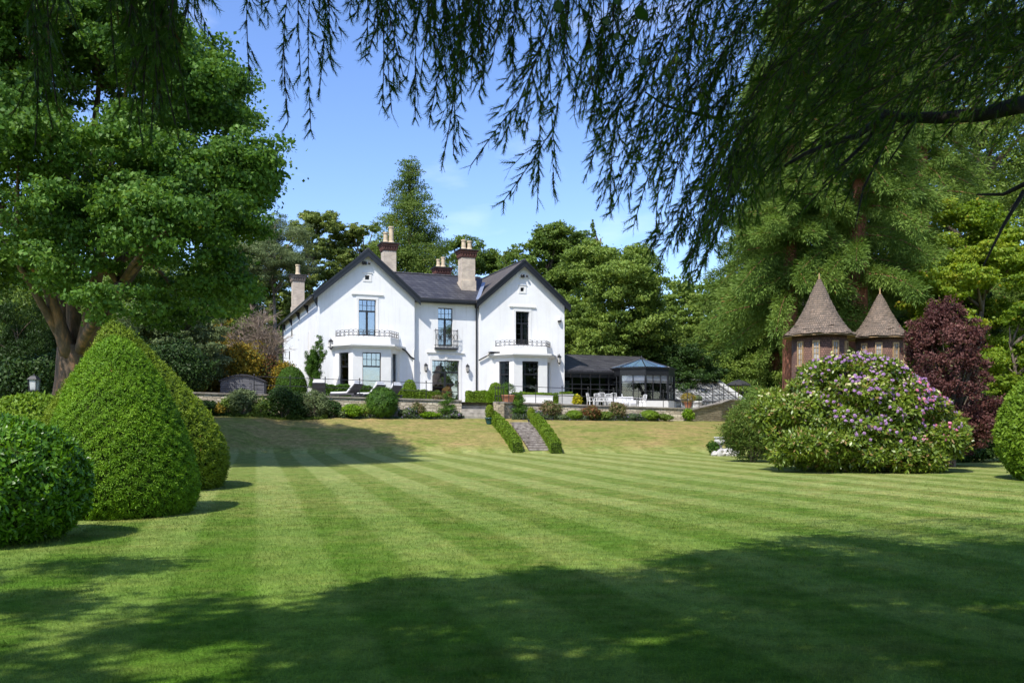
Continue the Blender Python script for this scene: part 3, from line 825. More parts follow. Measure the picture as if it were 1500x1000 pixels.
def wall_lantern(x, y, z, s=1.0):
    l = MB(); l.box(x - .05, x + .05, y - .04, y, z - .05 * s, z + .25 * s); l.tube([(x, y - .03, z + .2 * s), (x, y - .2, z + .3 * s), (x, y - .22, z + .22 * s)], .015, 5)
    l.lathe([(.02, z + .26 * s), (.11 * s, z + .17 * s), (.11 * s, z + .14 * s)], x, y - .22, 6)
    for k in range(6):
        an = PI / 3 * k
        l.tube([(x + .095 * s * math.cos(an), y - .22 + .095 * s * math.sin(an), z + .14 * s), (x + .07 * s * math.cos(an), y - .22 + .07 * s * math.sin(an), z - .14 * s)], .012, 4)
    l.lathe([(.075 * s, z - .14 * s), (.06 * s, z - .18 * s), (.01, z - .22 * s)], x, y - .22, 6)
    o = l.build('wall_lantern', M['iron'], house)
    MB().lathe([(.055 * s, z - .13 * s), (.075 * s, z + .13 * s)], x, y - .22, 6).build('lantern_glass', M['curtain'], o)
wall_lantern(.82, 0, 3.75, 1.5); wall_lantern(7.45, YC, 2.35, 1.3); wall_lantern(10.5, YC, 2.35, 1.3); wall_lantern(17.45, 0, 3.15, 1.5)
for cx, cz in ((3.2, 9.35), (14.7, 9.15)):
    s = MB(); s.box(cx - .05, cx + .05, -.12, 0, cz - .1, cz + .1); s.lathe([(.09, cz - .12), (.13, cz), (.1, cz + .08)], cx - .18, -.22, 8); s.lathe([(.07, cz - .08), (.1, cz), (.07, cz + .06)], cx + .2, -.2, 8)
    s.build('security_light', M['iron'], house)
s = MB(); s.lathe([(.14, 6.05), (.15, 6.15), (.12, 6.3), (.0, 6.34)], 17.5, -.12, 10); s.build('alarm_box', M['trim'], house)
s = MB(); s.lathe([(.13, 5.95), (.14, 6.049)], 17.5, -.12, 10); s.build('alarm_box_base', M['black'], house)

def chimney(cx, cy, zb, zt, w, d, pots, mat='buff_brick', capm='red_brick', ph=.8):
    c = MB(); c.box(cx - w/2, cx + w/2, cy - d/2, cy + d/2, zb, zt - .5)
    if zb < zt - 3: c.box(cx - w/2 - .06, cx + w/2 + .06, cy - d/2 - .06, cy + d/2 + .06, zb - .05, (zb + zt) / 2 - .4)
    o = c.build('chimney', M[mat], house)
    k = MB()
    for i, (e, z0, z1) in enumerate(((.03, -.5, -.43), (.07, -.43, -.36), (.13, -.19, -.09), (.17, -.09, 0))):
        k.box(cx - w/2 - e, cx + w/2 + e, cy - d/2 - e, cy + d/2 + e, zt + z0 + (.001 * i), zt + z1)
    n = 6
    for i in range(n):
        xx = cx - w/2 + w * i / (n - 1)
        for yy in (cy - d/2 - .07, cy + d/2 + .07): k.cbox(xx, yy, zt - .275, .08, .10, .15)
    for i in range(5):
        yy = cy - d/2 + d * i / 4
        for xx in (cx - w/2 - .07, cx + w/2 + .07): k.cbox(xx, yy, zt - .275, .10, .08, .15)
    k.box(cx - w/2 - .03, cx + w/2 + .03, cy - d/2 - .03, cy + d/2 + .03, zt - .36, zt - .20)
    k.build('chimney_cap', M[capm], o)
    f = MB(); f.box(cx - w/2 - .26, cx + w/2 + .26, cy - d/2 - .26, cy + d/2 + .26, zt + .001, zt + .07); f.build('chimney_top_slab', M['slate'], o)
    for px_, r_, h_ in pots:
        q = MB(); q.lathe([(r_ * 1.15, zt + .07), (r_ * 1.1, zt + .2), (r_ * .85, zt + .3), (r_ * .78, zt + h_ - .12), (r_ * .98, zt + h_ - .1), (r_ * .98, zt + h_), (r_ * .7, zt + h_)], cx + px_, cy, 12)
        q.build('chimney_pot', M['pot_buff'], o)
chimney(.95, 17.3, 6.6, 10.95, .95, 1.1, [(0, .22, 1.0)], capm='pale_brick')
chimney(5.75, 4.2, 7.6, 11.55, .92, .95, [(-.22, .2, .9), (.2, .22, 1.35)])
chimney(11.0, 1.9, 7.5, 11.0, 1.0, .95, [(-.22, .2, .85), (.22, .2, .8)])
chimney(11.0, 8.2, 7.6, 10.75, 1.1, .9, [(-.3, .18, .75), (.1, .2, .95)], 'red_brick')
s = MB(); s.tube([(12.1, 8.2, 8), (12.1, 8.2, 11.6)], .02, 5); s.tube([(11.8, 8.2, 11.3), (12.4, 8.2, 11.3)], .015, 4); s.build('tv_aerial', M['iron'], house)

# ------------------------------------------------------------------ the black glazed garden room joined to the right of the house
gr = thing('garden_room', 'low black glazed garden room with slate roof joined to the white house', 'garden room', (-12.9, 59.0, 0), HA)
fz = 2.45
r = MB()
r.extrude([(17.97, .35, 5.25), (17.97, 4.6, 6.75), (17.97, 4.6, 6.87), (17.97, .35, 5.37)], (9.0, 0, 0))
r.extrude([(17.97, 4.6, 6.75), (17.97, 8.6, 5.3), (17.97, 8.6, 5.42), (17.97, 4.6, 6.87)], (9.0, 0, 0))
r.build('roof', M['slate'], gr)
b = MB(); b.box(18.0, 26.9, .42, .52, 4.85, 5.24); b.box(18.0, 26.9, .30, .42, 5.12, 5.27)
for xx in (18.6, 19.4, 20.2, 21.0, 21.8): b.extrude([(xx, .30, 5.1), (xx, .42, 5.1), (xx, .42, 4.8)], (.08, 0, 0))
b.build('fascia', M['black'], gr)
b = MB()
for xx in np.arange(18.05, 24.0, .76): b.box(xx, xx + .07, .52, .60, fz, 4.85)
b.box(18.0, 24.0, .525, .595, 4.30, 4.37); b.box(18.0, 24.0, .525, .595, fz, fz + .18)
b.build('glazing_bars', M['black'], gr)
MB().box(18.02, 24.0, .55, .565, fz, 4.84).build('pane', M['glass_dark'], gr)
for xx in (18.15, 23.0):
    MB().box(xx, xx + .55, .75, .85, fz, 4.6).build('curtain', M['curtain'], gr)
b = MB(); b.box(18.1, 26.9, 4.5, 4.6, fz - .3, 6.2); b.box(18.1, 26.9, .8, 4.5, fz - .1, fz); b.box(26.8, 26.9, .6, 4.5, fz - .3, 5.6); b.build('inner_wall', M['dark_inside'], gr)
for xx in (19.6, 20.9, 22.2):    # dark dining chairs seen through the glass
    c = MB(); c.box(xx, xx + .5, 2.0, 2.5, fz + .42, fz + .5); c.box(xx, xx + .5, 2.45, 2.52, fz + .5, fz + 1.0)
    for a in (0, .45):
        for q in (0, .45): c.box(xx + a, xx + a + .05, 2.0 + q, 2.05 + q, fz, fz + .42)

# octagonal orangery
oc = thing('octagonal_orangery', 'black octagonal glass orangery with pyramid glass roof beside the greenhouse', 'orangery', (-12.9, 59.0, 0), HA)
ox, oy, R = 24.6, .35, 2.55
def octp(r, z, off=PI / 8): return [(ox + r * math.cos(off + k * PI / 4), oy + r * math.sin(off + k * PI / 4), z) for k in range(8)]
fr = MB(); fr.extrude(octp(R, 4.98), (0, 0, .52)); fr.extrude(octp(R + .12, 5.501), (0, 0, .1)); fr.build('fascia', M['black'], oc)
pl = MB(); pl.extrude(octp(R - .02, 2.1), (0, 0, 1.0)); pl.build('plinth', M['trim'], oc)
bars = MB(); panes = MB(); blind = MB()
o1 = octp(R - .05, 3.1)
for k in range(8):
    a, b_ = Vector(o1[k]), Vector(o1[(k + 1) % 8]); up = Vector((0, 0, 1.88))
    bars.tube([a, a + up], .085, 6)
    for u in (1/3, 2/3) if k % 2 else (.5,): bars.tube([a.lerp(b_, u), a.lerp(b_, u) + up], .04, 4)
    bars.tube([a + Vector((0, 0, .03)), b_ + Vector((0, 0, .03))], .05, 4)
    bars.tube([a + Vector((0, 0, 1.42)), b_ + Vector((0, 0, 1.42))], .025, 4)
    ia, ib = a.lerp(Vector((ox, oy, a.z)), .02), b_.lerp(Vector((ox, oy, a.z)), .02)
    panes.poly([ia, ib, ib + up, ia + up])
    if k in (4, 5, 6):
        ja, jb = a.lerp(Vector((ox, oy, a.z)), .035), b_.lerp(Vector((ox, oy, a.z)), .035)
        blind.poly([ja + up * .70, jb + up * .70, jb + up, ja + up])
bars.build('glazing_bars', M['black'], oc); panes.build('pane', M['glass_clear'], oc); blind.build('window_blind', M['fabric_white'], oc)
gl = MB(); ribs = MB(); o2 = octp(R - .1, 5.62); ap = Vector((ox, oy, 6.35))
for k in range(8):
    gl.poly([o2[k], o2[(k + 1) % 8], ap]); ribs.tube([o2[k], ap], .045, 4)
    ribs.tube([Vector(o2[k]).lerp(Vector(o2[(k + 1) % 8]), .5), ap], .02, 4)
ribs.lathe([(.12, 6.3), (.08, 6.45), (.02, 6.6)], ox, oy, 8)
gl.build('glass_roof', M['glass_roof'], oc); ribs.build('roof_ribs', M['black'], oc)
q = MB(); q.lathe([(1.0, 2.9), (1.0, 2.95)], ox, oy, 16); q.lathe([(.06, 2.4), (.06, 2.9)], ox, oy, 8); q.build('round_table', M['fabric_grey'], oc)

# greenhouse: lean-to glass roof between brick gables
gh = thing('greenhouse', 'old lean-to greenhouse with whitewashed glass roof right of the orangery', 'greenhouse', (-12.9, 59.0, 0), HA)
x0, x1 = 27.6, 34.2
zf, zr, yf, yr = 3.15, 4.75, 1.2, 4.6
g1 = MB(); g1.extrude([(x0, yf, zf), (x0, yr, zr), (x0, yr, zr + .02), (x0, yf, zf + .02)], (x1 - x0, 0, 0)); g1.build('glass_roof', M['glass_green'], gh)
g2 = MB()
for i in range(17):
    xx = x0 + (x1 - x0) * i / 16
    g2.tube([(xx, yf - .05, zf + .05), (xx, yr, zr + .05)], .03, 4)
g2.tube([(x0, yf - .06, zf + .02), (x1, yf - .06, zf + .02)], .07, 5)
for u in (.33, .66): g2.tube([(x0, yf + (yr - yf) * u, zf + (zr - zf) * u + .05), (x1, yf + (yr - yf) * u, zf + (zr - zf) * u + .05)], .022, 4)
g2.build('roof_bars', M['wood_grey'], gh)
g3 = MB()
for i in range(13):
    xx = x0 + (x1 - x0) * i / 12; g3.box(xx - .04, xx + .04, yf, yf + .08, 2.0, zf)
g3.box(x0, x1, yf + .002, yf + .07, 2.0, 2.5)
g3.build('front_frame', M['trim'], gh)
MB().box(x0, x1, yf + .03, yf + .04, 2.5, zf - .02).build('pane', M['glass_green'], gh)
g4 = MB(); g4.box(x0 - .1, x1 + .4, yr, yr + .3, 1.6, zr + .12); g4.build('back_wall', M['stone_warm'], gh)
g5 = MB(); g5.extrude([(x1, yf - .1, 1.6), (x1, yf - .1, zf + .1), (x1, yr - .002, zr + .1), (x1, yr - .002, 1.6)], (.35, 0, 0)); g5.build('end_wall', M['stone_warm'], gh)
g6 = MB(); g6.extrude([(x1 - .06, yf - .2, zf + .10), (x1 - .06, yr, zr + .14), (x1 - .06, yr, zr + .26), (x1 - .06, yf - .2, zf + .24)], (.5, 0, 0)); g6.box(x0 - .12, x1 + .45, yr - .05, yr + .36, zr + .261, zr + .36)
g6.build('coping', M['planter'], gh)
g7 = MB(); g7.box(x0 + .2, x1 - .2, yf + .4, yf + 1.2, 2.6, 2.7); g7.build('bench_shelf', M['oak'], gh)

# ------------------------------------------------------------------ grey boarded store with curved roof left of the house
sh = thing('garden_store', 'grey boarded store with low curved roof behind the left end of the wall', 'shed', (X(357, 57), 57, 2.7), .2)
W, H1, H2 = 1.35, 1.35, 1.75
arc = [(-W + 2 * W * i / 10, H1 + (H2 - H1) * math.sin(PI * i / 10)) for i in range(11)]
b = MB(); b.extrude([(-W, -.9, -.5)] + [(a, -.9, c) for a, c in arc][0:11] + [(W, -.9, -.5)], (0, 1.8, 0)); b.build('boarded_wall', M['wood_grey'], sh)
b = MB(); b.extrude([(a * 1.05, -1.02, c) for a, c in arc] + [(a * 1.05, -1.02, c + .09) for a, c in arc][::-1], (0, 2.05, 0)); b.build('curved_roof', M['felt'], sh)
b = MB()
for xx in (-1.33, -.45, .45, 1.25): b.box(xx, xx + .08, -.935, -.902, -.4, 1.33)
for zz in (.3, .9): b.box(-1.33, 1.33, -.925, -.903, zz, zz + .06)
b.build('frame_battens', M['wood_grey'], sh)
lb = thing('storage_box', 'low grey slatted storage box left of the curved roof store', 'box', (X(319, 56.5), 56.5, 2.6), .2)
b = MB(); b.box(-.62, .62, -.4, .4, 0, .62); b.build('slatted_body', M['wood_grey'], lb)
b = MB(); b.box(-.66, .66, -.44, .44, .62, .68); b.build('lid', M['felt'], lb)

# ------------------------------------------------------------------ terrace retaining walls, piers, steps
def ret_wall(name, label, pts, zt, zb, th=.45, mat='stone', cop=True, group=None):
    """wall along pts [(x,y)], tops zt, bottoms zb; coping stones separate"""
    a0 = Vector((*pts[0], 0)); rz = math.atan2(pts[-1][1] - pts[0][1], pts[-1][0] - pts[0][0])
    o = thing(name, label, 'wall', a0, rz, group)
    inv = Matrix.Rotation(-rz, 4, 'Z') @ Matrix.Translation(-a0)
    loc = [inv @ Vector((*p, 0)) for p in pts]
    m = MB(); c = MB()
    for i in range(len(loc) - 1):
        a, b = loc[i], loc[i + 1]; d = (b - a).normalized(); nrm = Vector((-d.y, d.x, 0))
        def quad(z_a0, z_b0, z_a1, z_b1, f, bk, mb):
            A, B = a - nrm * f, b - nrm * f; C_, D = b + nrm * bk, a + nrm * bk
            mb.v += [(A.x, A.y, z_a0), (B.x, B.y, z_b0), (C_.x, C_.y, z_b0), (D.x, D.y, z_a0), (A.x, A.y, z_a1), (B.x, B.y, z_b1), (C_.x, C_.y, z_b1), (D.x, D.y, z_a1)]
            n = len(mb.v) - 8
            mb.f += [(n, n+3, n+2, n+1), (n+4, n+5, n+6, n+7), (n, n+1, n+5, n+4), (n+1, n+2, n+6, n+5), (n+2, n+3, n+7, n+6), (n+3, n, n+4, n+7)]
        quad(zb[i], zb[i+1], zt[i], zt[i+1], 0, th, m)
        if cop: quad(zt[i] + .002, zt[i+1] + .002, zt[i] + .09, zt[i+1] + .09, .07, th + .05, c)
    m.build('stonework', M[mat], o)
    if cop: c.build('coping', M['coping'], o)
    return o
def ter(x): return float(terr(x))
SX0, SX1 = -3.02, -1.12            # stair opening
ret_wall('terrace_wall', 'long pale rubble stone terrace wall below the left gable', [(-20, wallY(-20)), (SX0, wallY(SX0))], [ter(-20) - .02, ter(SX0) + .02], [1.0, 1.0])
ret_wall('terrace_wall', 'splayed cut stone pier wall at the right of the terrace steps', [(SX1, wallY(SX1) + .3), (-.85, wallY(-.85) - .9), (-.2, wallY(-.2) - .55)], [ter(0) - .12, ter(0), ter(0) - .02], [1.0, 1.0, 1.0], .4, 'stone_warm')
ret_wall('terrace_wall', 'pale rubble stone terrace wall below the right gable and dining set', [(-.19, wallY(-.19) - .55), (0.4, wallY(.4)), (11.6, wallY(11.6))], [ter(0) - .02, ter(0) - .02, ter(11.6) - .02], [1.0, 1.0, .6])
ret_wall('terrace_wall', 'ochre stone wall rising past the greenhouse at the right end', [(11.61, wallY(11.6)), (14.2, 60.2), (15.2, 61.8), (17.2, 63.5)], [2.25, 2.75, 3.0, 3.05], [.4, .4, .5, .6], .4, 'stone_warm')
st = thing('stone_steps', 'broad pale stone steps between the terrace wall ends', 'steps', ((SX0 + SX1) / 2 + .05, wallY(-2) - .75, 0), math.atan(.3))
hs = (ter(-2) - 1.70) / 5
for i in range(5):
    MB().box(-1.0, .98, i * .36, 2.4, 1.2 if i == 0 else 1.70 + i * hs - hs + .002, 1.70 + (i + 1) * hs).build('step', M['step'], st, bevel=.02)
# long flight down the bank
fl = thing('stone_steps', 'old lichened stone flight running down the grass bank between clipped hedges', 'steps', (0, 0, 0))
top, bot = Vector((.42, 51.8)), Vector((1.45, 44.0))
dv = (bot - top); nst = 15; rz = math.atan2(dv.y, dv.x); side = Vector((-dv.y, dv.x)).normalized()
for i in range(nst):
    c = top + dv * (i + .5) / nst; z = g(c.x, c.y)
    hw = .60 - .03 * (i % 2); dd = dv.normalized() * (dv.length / nst * .40)
    a = [c - side * hw - dd, c + side * hw - dd, c + side * hw + dd, c - side * hw + dd]
    MB().extrude([(p.x, p.y, z - .25) for p in a], (0, 0, .30)).build('step', M['old_step'], fl, bevel=.015)

sb = MB()
for i in range(nst * 2):
    a_, b_ = top + dv * i / (nst * 2), top + dv * (i + 1) / (nst * 2)
    sb.poly([(a_.x - side.x * .62, a_.y - side.y * .62, g(a_.x, a_.y) + .012), (b_.x - side.x * .62, b_.y - side.y * .62, g(b_.x, b_.y) + .012), (b_.x + side.x * .62, b_.y + side.y * .62, g(b_.x, b_.y) + .012), (a_.x + side.x * .62, a_.y + side.y * .62, g(a_.x, a_.y) + .012)])
sb.build('step_bedding', M['soil'], fl)
# ------------------------------------------------------------------ iron railings
def railing(label, pts, zs, h=1.0, gap=1.9, name='terrace_railing'):
    o = thing(name, label, 'railing', (pts[0][0], pts[0][1], zs[0]))
    P0 = Vector((pts[0][0], pts[0][1], zs[0]))
    rails = MB(); V3 = [Vector((p[0], p[1], z)) - P0 for p, z in zip(pts, zs)]
    for a, b in zip(V3[:-1], V3[1:]):
        n = max(1, round((b - a).length / gap))
        for zz in (h, h * .52): rails.tube([a + Vector((0, 0, zz)), b + Vector((0, 0, zz))], .019, 5)
        for i in range(n + (1 if (b - V3[-1]).length < 1e-6 else 0)):
            q = a.lerp(b, i / n)
            MB().tube([q, q + Vector((0, 0, h + .05))], .024, 5).lathe([(.03, q.z + h + .04), (.045, q.z + h + .09), (.01, q.z + h + .14)], q.x, q.y, 6).build('post', M['iron'], o)
    rails.build('rails', M['iron'], o)
    return o
def wp(x, off=.25): return (x, float(wallY(x)) + off)
railing('thin black iron railing along the wall in front of the sun loungers', [wp(-14.5), wp(SX0 - .2)], [ter(-14.5) + .07, ter(SX0) + .07])
railing('thin black iron railing along the wall in front of the dining set', [wp(-.2), wp(11.4)], [ter(0) + .07, ter(11.4) + .07], gap=1.7)
railing('black iron railing climbing the ochre wall beside the greenhouse', [(11.7, wallY(11.6) + .2), (14.1, 60.4), (15.1, 62.0), (17.1, 63.7)], [2.33, 2.84, 3.09, 3.14], gap=.95)
railing('short black handrail at the top of the terrace steps', [(SX1 + .1, wallY(SX1) + .4), (SX1 + .6, wallY(SX1) + 2.6)], [ter(-1) - .1, ter(-1)], gap=.9, name='handrail')
# ------------------------------------------------------------------ vegetation builders
def bez(a, b, c, n=6):
    return [a * (1 - t) ** 2 + b * 2 * t * (1 - t) + c * t * t for t in np.linspace(0, 1, n)]

def tuft_points(rng, C, R, n, sub=15, upb=.25, spread=.5):
    """every bough (ellipsoid) carries small ragged tufts of leaves with gaps between them"""
    k = np.repeat(np.arange(len(C)), sub); m = len(k)
    d = rdir(rng, m); d[:, 2] = d[:, 2] * .9 + upb * rng.random(m); d = unit(d)
    rad = .40 + .85 * rng.random(m) ** .8
    sc = C[k] + d * R[k] * rad[:, None]
    sr = R[k] * (.22 + .26 * rng.random(m))[:, None]
    wgt = sr[:, 0] ** 2; wgt = wgt / wgt.sum()
    j = rng.choice(m, n, p=wgt)
    e = rdir(rng, n); e[:, 2] = np.where(rng.random(n) < .3, np.abs(e[:, 2]), e[:, 2])
    p = sc[j] + e * sr[j] * (rng.random(n) ** .42 * (1 + .28 * rng.normal(size=n) ** 2 * .6))[:, None] * np.array([1.15, 1.15, .8])
    return p, unit(e * .75 + d[j] * .55), k[j], j

def crown(parent, C, R, n, size, mat, rng, asp=.62, up=.25, inner=.25, name='crown', droop=0, w=.55, thick=.3, sub=15):
    p, d, k, j = tuft_points(rng, C, R, n, sub)
    d = unit(d + np.array([0, 0, up]))
    V, r = leaf_quads(rng, p, d, size, asp, w, .4, droop)
    # every tuft gets its own slight tone, so neighbouring sprays differ
    tone = rng.random(int(j.max()) + 1); r = np.clip(r * .65 + tone[j] * .35, 0, 1)
    return build_quads(name, V, r, LM[mat], parent)

def tree(name, label, x, y, h, cr, rz=None, cb=.25, mat='mid', bark='bark_grey', nl=40, n=20000, size=.3, lr=.3, seed=1,
         group=None, shape='round', tr=None, lean=0, z0=None, asp=.62, cat='tree', w=.55, droop=0, fork=1, inner=.25):
    """trunk with limbs reaching to foliage lobes, crown of separate leaves"""
    rng = np.random.default_rng(seed)
    z0 = (g(x, y) - .2) if z0 is None else z0
    root = thing(name, label, cat, (x, y, z0), 0, group)
    cz0 = h * cb; rzv = (h - cz0) / 2 if rz is None else rz
    mid = h - rzv
    C, R = [], []
    if shape == 'round':
        while len(C) < nl:
            d = rdir(rng, 1)[0]; r = (.35 + .5 * rng.random()) if rng.random() < .3 else (.66 + .18 * rng.random())
            if d[2] < -.75: continue
            L = cr * lr * (.75 + .6 * rng.random())
            C.append((d[0] * cr * r + lean * d[2], d[1] * cr * r, mid + d[2] * rzv * (r + .02)))
            R.append((L * (.9 + .3 * rng.random()), L * (.9 + .3 * rng.random()), L * (.6 + .2 * rng.random())))
    else:   # conical or columnar: whorls of spreading boughs
        for i in range(nl):
            t = (i + .5 * rng.random()) / nl
            zz = cz0 + (h - cz0) * t
            prof = {'cone': (1 - t) ** .8, 'column': (1 - t ** 3) * (.75 + .25 * math.sin(t * 3.1)), 'ragged': (1 - t) ** .6 * (.6 + .5 * rng.random())}[shape]
            rr = cr * max(prof, .06); a = rng.random() * 2 * PI
            L = max(rr * .52, cr * .12)
            C.append((math.cos(a) * rr * .58, math.sin(a) * rr * .58, zz)); R.append((L, L, L * .55 + (h - cz0) / nl * .7))
    C, R = np.array(C), np.array(R)
    tr = tr or h * .022
    mb = MB()
    topz = h * (.9 if shape != 'round' else .72)
    bend = rng.normal(size=2) * .03 * h
    def axis(t): return Vector((bend[0] * t * t + lean * t * .6, bend[1] * t * t, topz * t))
    mb.tube([axis(t) for t in np.linspace(0, 1, 8)], [tr * (1.35 if t == 0 else 1.0 - .8 * t) for t in np.linspace(0, 1, 8)], 9)
    for c in C[rng.permutation(len(C))[:min(len(C), 26)]]:
        t = np.clip((c[2] - cr * .45) / topz, .12 if shape == 'round' else .1, .95); a = axis(float(t)); c = Vector(c)
        m = a.lerp(c, .5) + Vector((0, 0, .12 * (c - a).length * (1 if shape == 'round' else -.5)))
        mb.tube(bez(a, m, c, 5), [tr * .42 * (1 - .5 * t), tr * .3, tr * .2, tr * .12, .02], 5)
    mb.build('trunk', M[bark], root, True)
    crown(root, C, R, int(n * 1.7), size * .70, mat, rng, asp, w=w, droop=droop, inner=inner)
    return root

def shrub(name, label, x, y, rx, ry, rz, mat, n, size, seed=0, z0=None, lobes=12, cat='shrub', asp=.6, group=None, core=True, ball=False, lr=.45, up=.25, w=.6, flowers=None):
    rng = np.random.default_rng(seed + 100)
    z0 = g(x, y) if z0 is None else z0
    root = thing(name, label, cat, (x, y, z0), 0, group)
    if ball:
        C = np.array([[0, 0, rz * .92]]); R = np.array([[rx, ry, rz]]); thick = .10
    else:
        C, R = [[0, 0, rz * .7]], [[rx * .72, ry * .72, rz * .8]]
        for i in range(lobes):
            d = rdir(rng, 1)[0]; d[2] = abs(d[2]) * 1.1 - .25; L = lr * (.7 + .6 * rng.random())
            C.append([d[0] * rx * .62, d[1] * ry * .62, rz * .75 + d[2] * rz * .62]); R.append([rx * L, ry * L, rz * L])
        C, R = np.array(C), np.array(R); thick = .3
    if ball: p, d, k = lobe_points(rng, C, R, n, .12, thick)
    else:
        p1, d1, k1 = lobe_points(rng, C, R, n // 2, .12, thick); p2, d2, k2, j2 = tuft_points(rng, C, R, n - n // 2, 16)
        p, d, k = np.concatenate([p1, p2]), np.concatenate([d1, d2]), np.concatenate([k1, k2])
    ok = p[:, 2] > .02; p, d, k = p[ok], d[ok], k[ok]
    V, r = leaf_quads(rng, p, unit(d + np.array([0, 0, up])), size, asp, w)
    build_quads('foliage', V, r, LM[mat], root)
    s = MB()
    for i in range(7):
        a = rng.random() * 2 * PI; q = .5 * rng.random() + .2
        s.tube([Vector((.05 * math.cos(a), .05 * math.sin(a), -.05)), Vector((rx * q * math.cos(a) * .6, ry * q * math.sin(a) * .6, rz * .6)), Vector((rx * q * math.cos(a), ry * q * math.sin(a), rz * 1.2))], [.03 + .012 * rz, .02 + .006 * rz, .006], 5)
    s.build('stem', M['bark_grey'], root)
    if flowers:
        fm, fn, fs = flowers
        out = p[(p[:, 2] > rz * .8)]
        f = out[rng.permutation(len(out))[:fn]] * np.array([1.03, 1.03, 1.03])
        ff = np.repeat(f, 5, 0) + rng.normal(size=(len(f) * 5, 3)) * fs * .5
        V, r = leaf_quads(rng, ff, unit(ff - C[0]), fs, .8, .5)
        build_quads('blossom', V, r, LM[fm], root)
    return root

def surf_leaves(rng, prof, n, size, asp, w, bump_amp=.03, bump_f=9, row=0):
    """leaves over a clipped body of revolution given by profile [(r,z)]"""
    pr = np.array(prof); seg = np.hypot(np.diff(pr[:, 0]), np.diff(pr[:, 1]))
    wgt = seg * (pr[1:, 0] + pr[:-1, 0] + .05); wgt /= wgt.sum()
    k = rng.choice(len(seg), n, p=wgt); t = rng.random(n)
    r = pr[k, 0] * (1 - t) + pr[k + 1, 0] * t; z = pr[k, 1] * (1 - t) + pr[k + 1, 1] * t
    a = rng.random(n) * 2 * PI
    dr = pr[k + 1, 0] - pr[k, 0]; dz = pr[k + 1, 1] - pr[k, 1]; ln = np.hypot(dr, dz)
    nr, nzv = dz / ln, -dr / ln
    if row: nr, nzv = np.abs(nr), nzv
    q = np.sin(a * bump_f * 1.7 + z * 5) * np.sin(z * bump_f * 2.3 + np.sin(a * 5)) + .6 * np.sin(a * 3 + z * 2.0)
    r2 = r + bump_amp * q * nr - rng.random(n) ** 2 * size * 1.0
    z2 = z + bump_amp * q * nzv
    p = np.stack([r2 * np.cos(a), r2 * np.sin(a), z2], 1)
    d = np.stack([nr * np.cos(a), nr * np.sin(a), nzv], 1)
    return p, unit(d)

def smooth_prof(pts, n=26):
    pts = np.array(pts, float); out = []
    s = np.concatenate([[0], np.cumsum(np.hypot(*np.diff(pts, axis=0).T))])
    # Catmull-Rom through the points
    for u in np.linspace(0, s[-1], n):
        i = min(max(np.searchsorted(s, u) - 1, 0), len(pts) - 2); t = (u - s[i]) / (s[i+1] - s[i])
        p0, p1, p2, p3 = pts[max(i-1, 0)], pts[i], pts[i+1], pts[min(i+2, len(pts)-1)]
        out.append(.5 * ((2*p1) + (-p0+p2)*t + (2*p0-5*p1+4*p2-p3)*t*t + (-p0+3*p1-3*p2+p3)*t**3))
    return [(max(a, .005), b) for a, b in out]

def topiary(name, label, x, y, prof, mat, n, size, asp=.35, seed=0, w=.45, z0=None, cat='topiary', bump=.03, bf=9, tuft=4, sx=1, group=None, spread=.5, lean=0):
    rng = np.random.default_rng(seed + 500)
    z0 = g(x, y) if z0 is None else z0
    root = thing(name, label, cat, (x, y, z0), 0 if lean else rng.random() * 6, group)
    pf = smooth_prof(prof); top_z = pf[-1][1]
    m = max(1, n // tuft)
    p, d = surf_leaves(rng, pf, m, size, asp, w, bump, bf)
    # tufts: several leaves radiate from one point
    P_ = np.repeat(p, tuft, 0) + rng.normal(size=(m * tuft, 3)) * size * .30
    D = np.repeat(d, tuft, 0)
    t = unit(D * .38 + rdir(rng, len(D)) * (.55 + spread * .7) + np.array([0, 0, .2]))
    b = unit(np.cross(t, D + rdir(rng, len(D)) * .55))
    s = (size * (.7 + .6 * rng.random(len(D))))[:, None]
    A = P_ - t * s * .3; B = P_ + t * s * .7
    nn = np.cross(t, b)
    V = np.stack([A, P_ + b * s * asp * .5 + nn * s * .06, B, P_ - b * s * asp * .5 + nn * s * .06], 1).reshape(-1, 3)
    V[:, 0] += lean * (np.clip(V[:, 2], 0, None) / top_z) ** 1.5
    r = np.clip(np.repeat(rng.random(m), tuft) * .5 + rng.random(len(D)) * .5, 0, 1)
    build_quads('foliage', V, r, LM[mat], root)
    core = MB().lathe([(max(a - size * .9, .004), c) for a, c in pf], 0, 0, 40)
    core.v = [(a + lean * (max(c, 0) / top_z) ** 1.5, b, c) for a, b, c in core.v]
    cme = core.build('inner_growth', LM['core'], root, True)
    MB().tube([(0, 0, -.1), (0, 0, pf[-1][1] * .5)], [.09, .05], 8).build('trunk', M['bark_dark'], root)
    return root

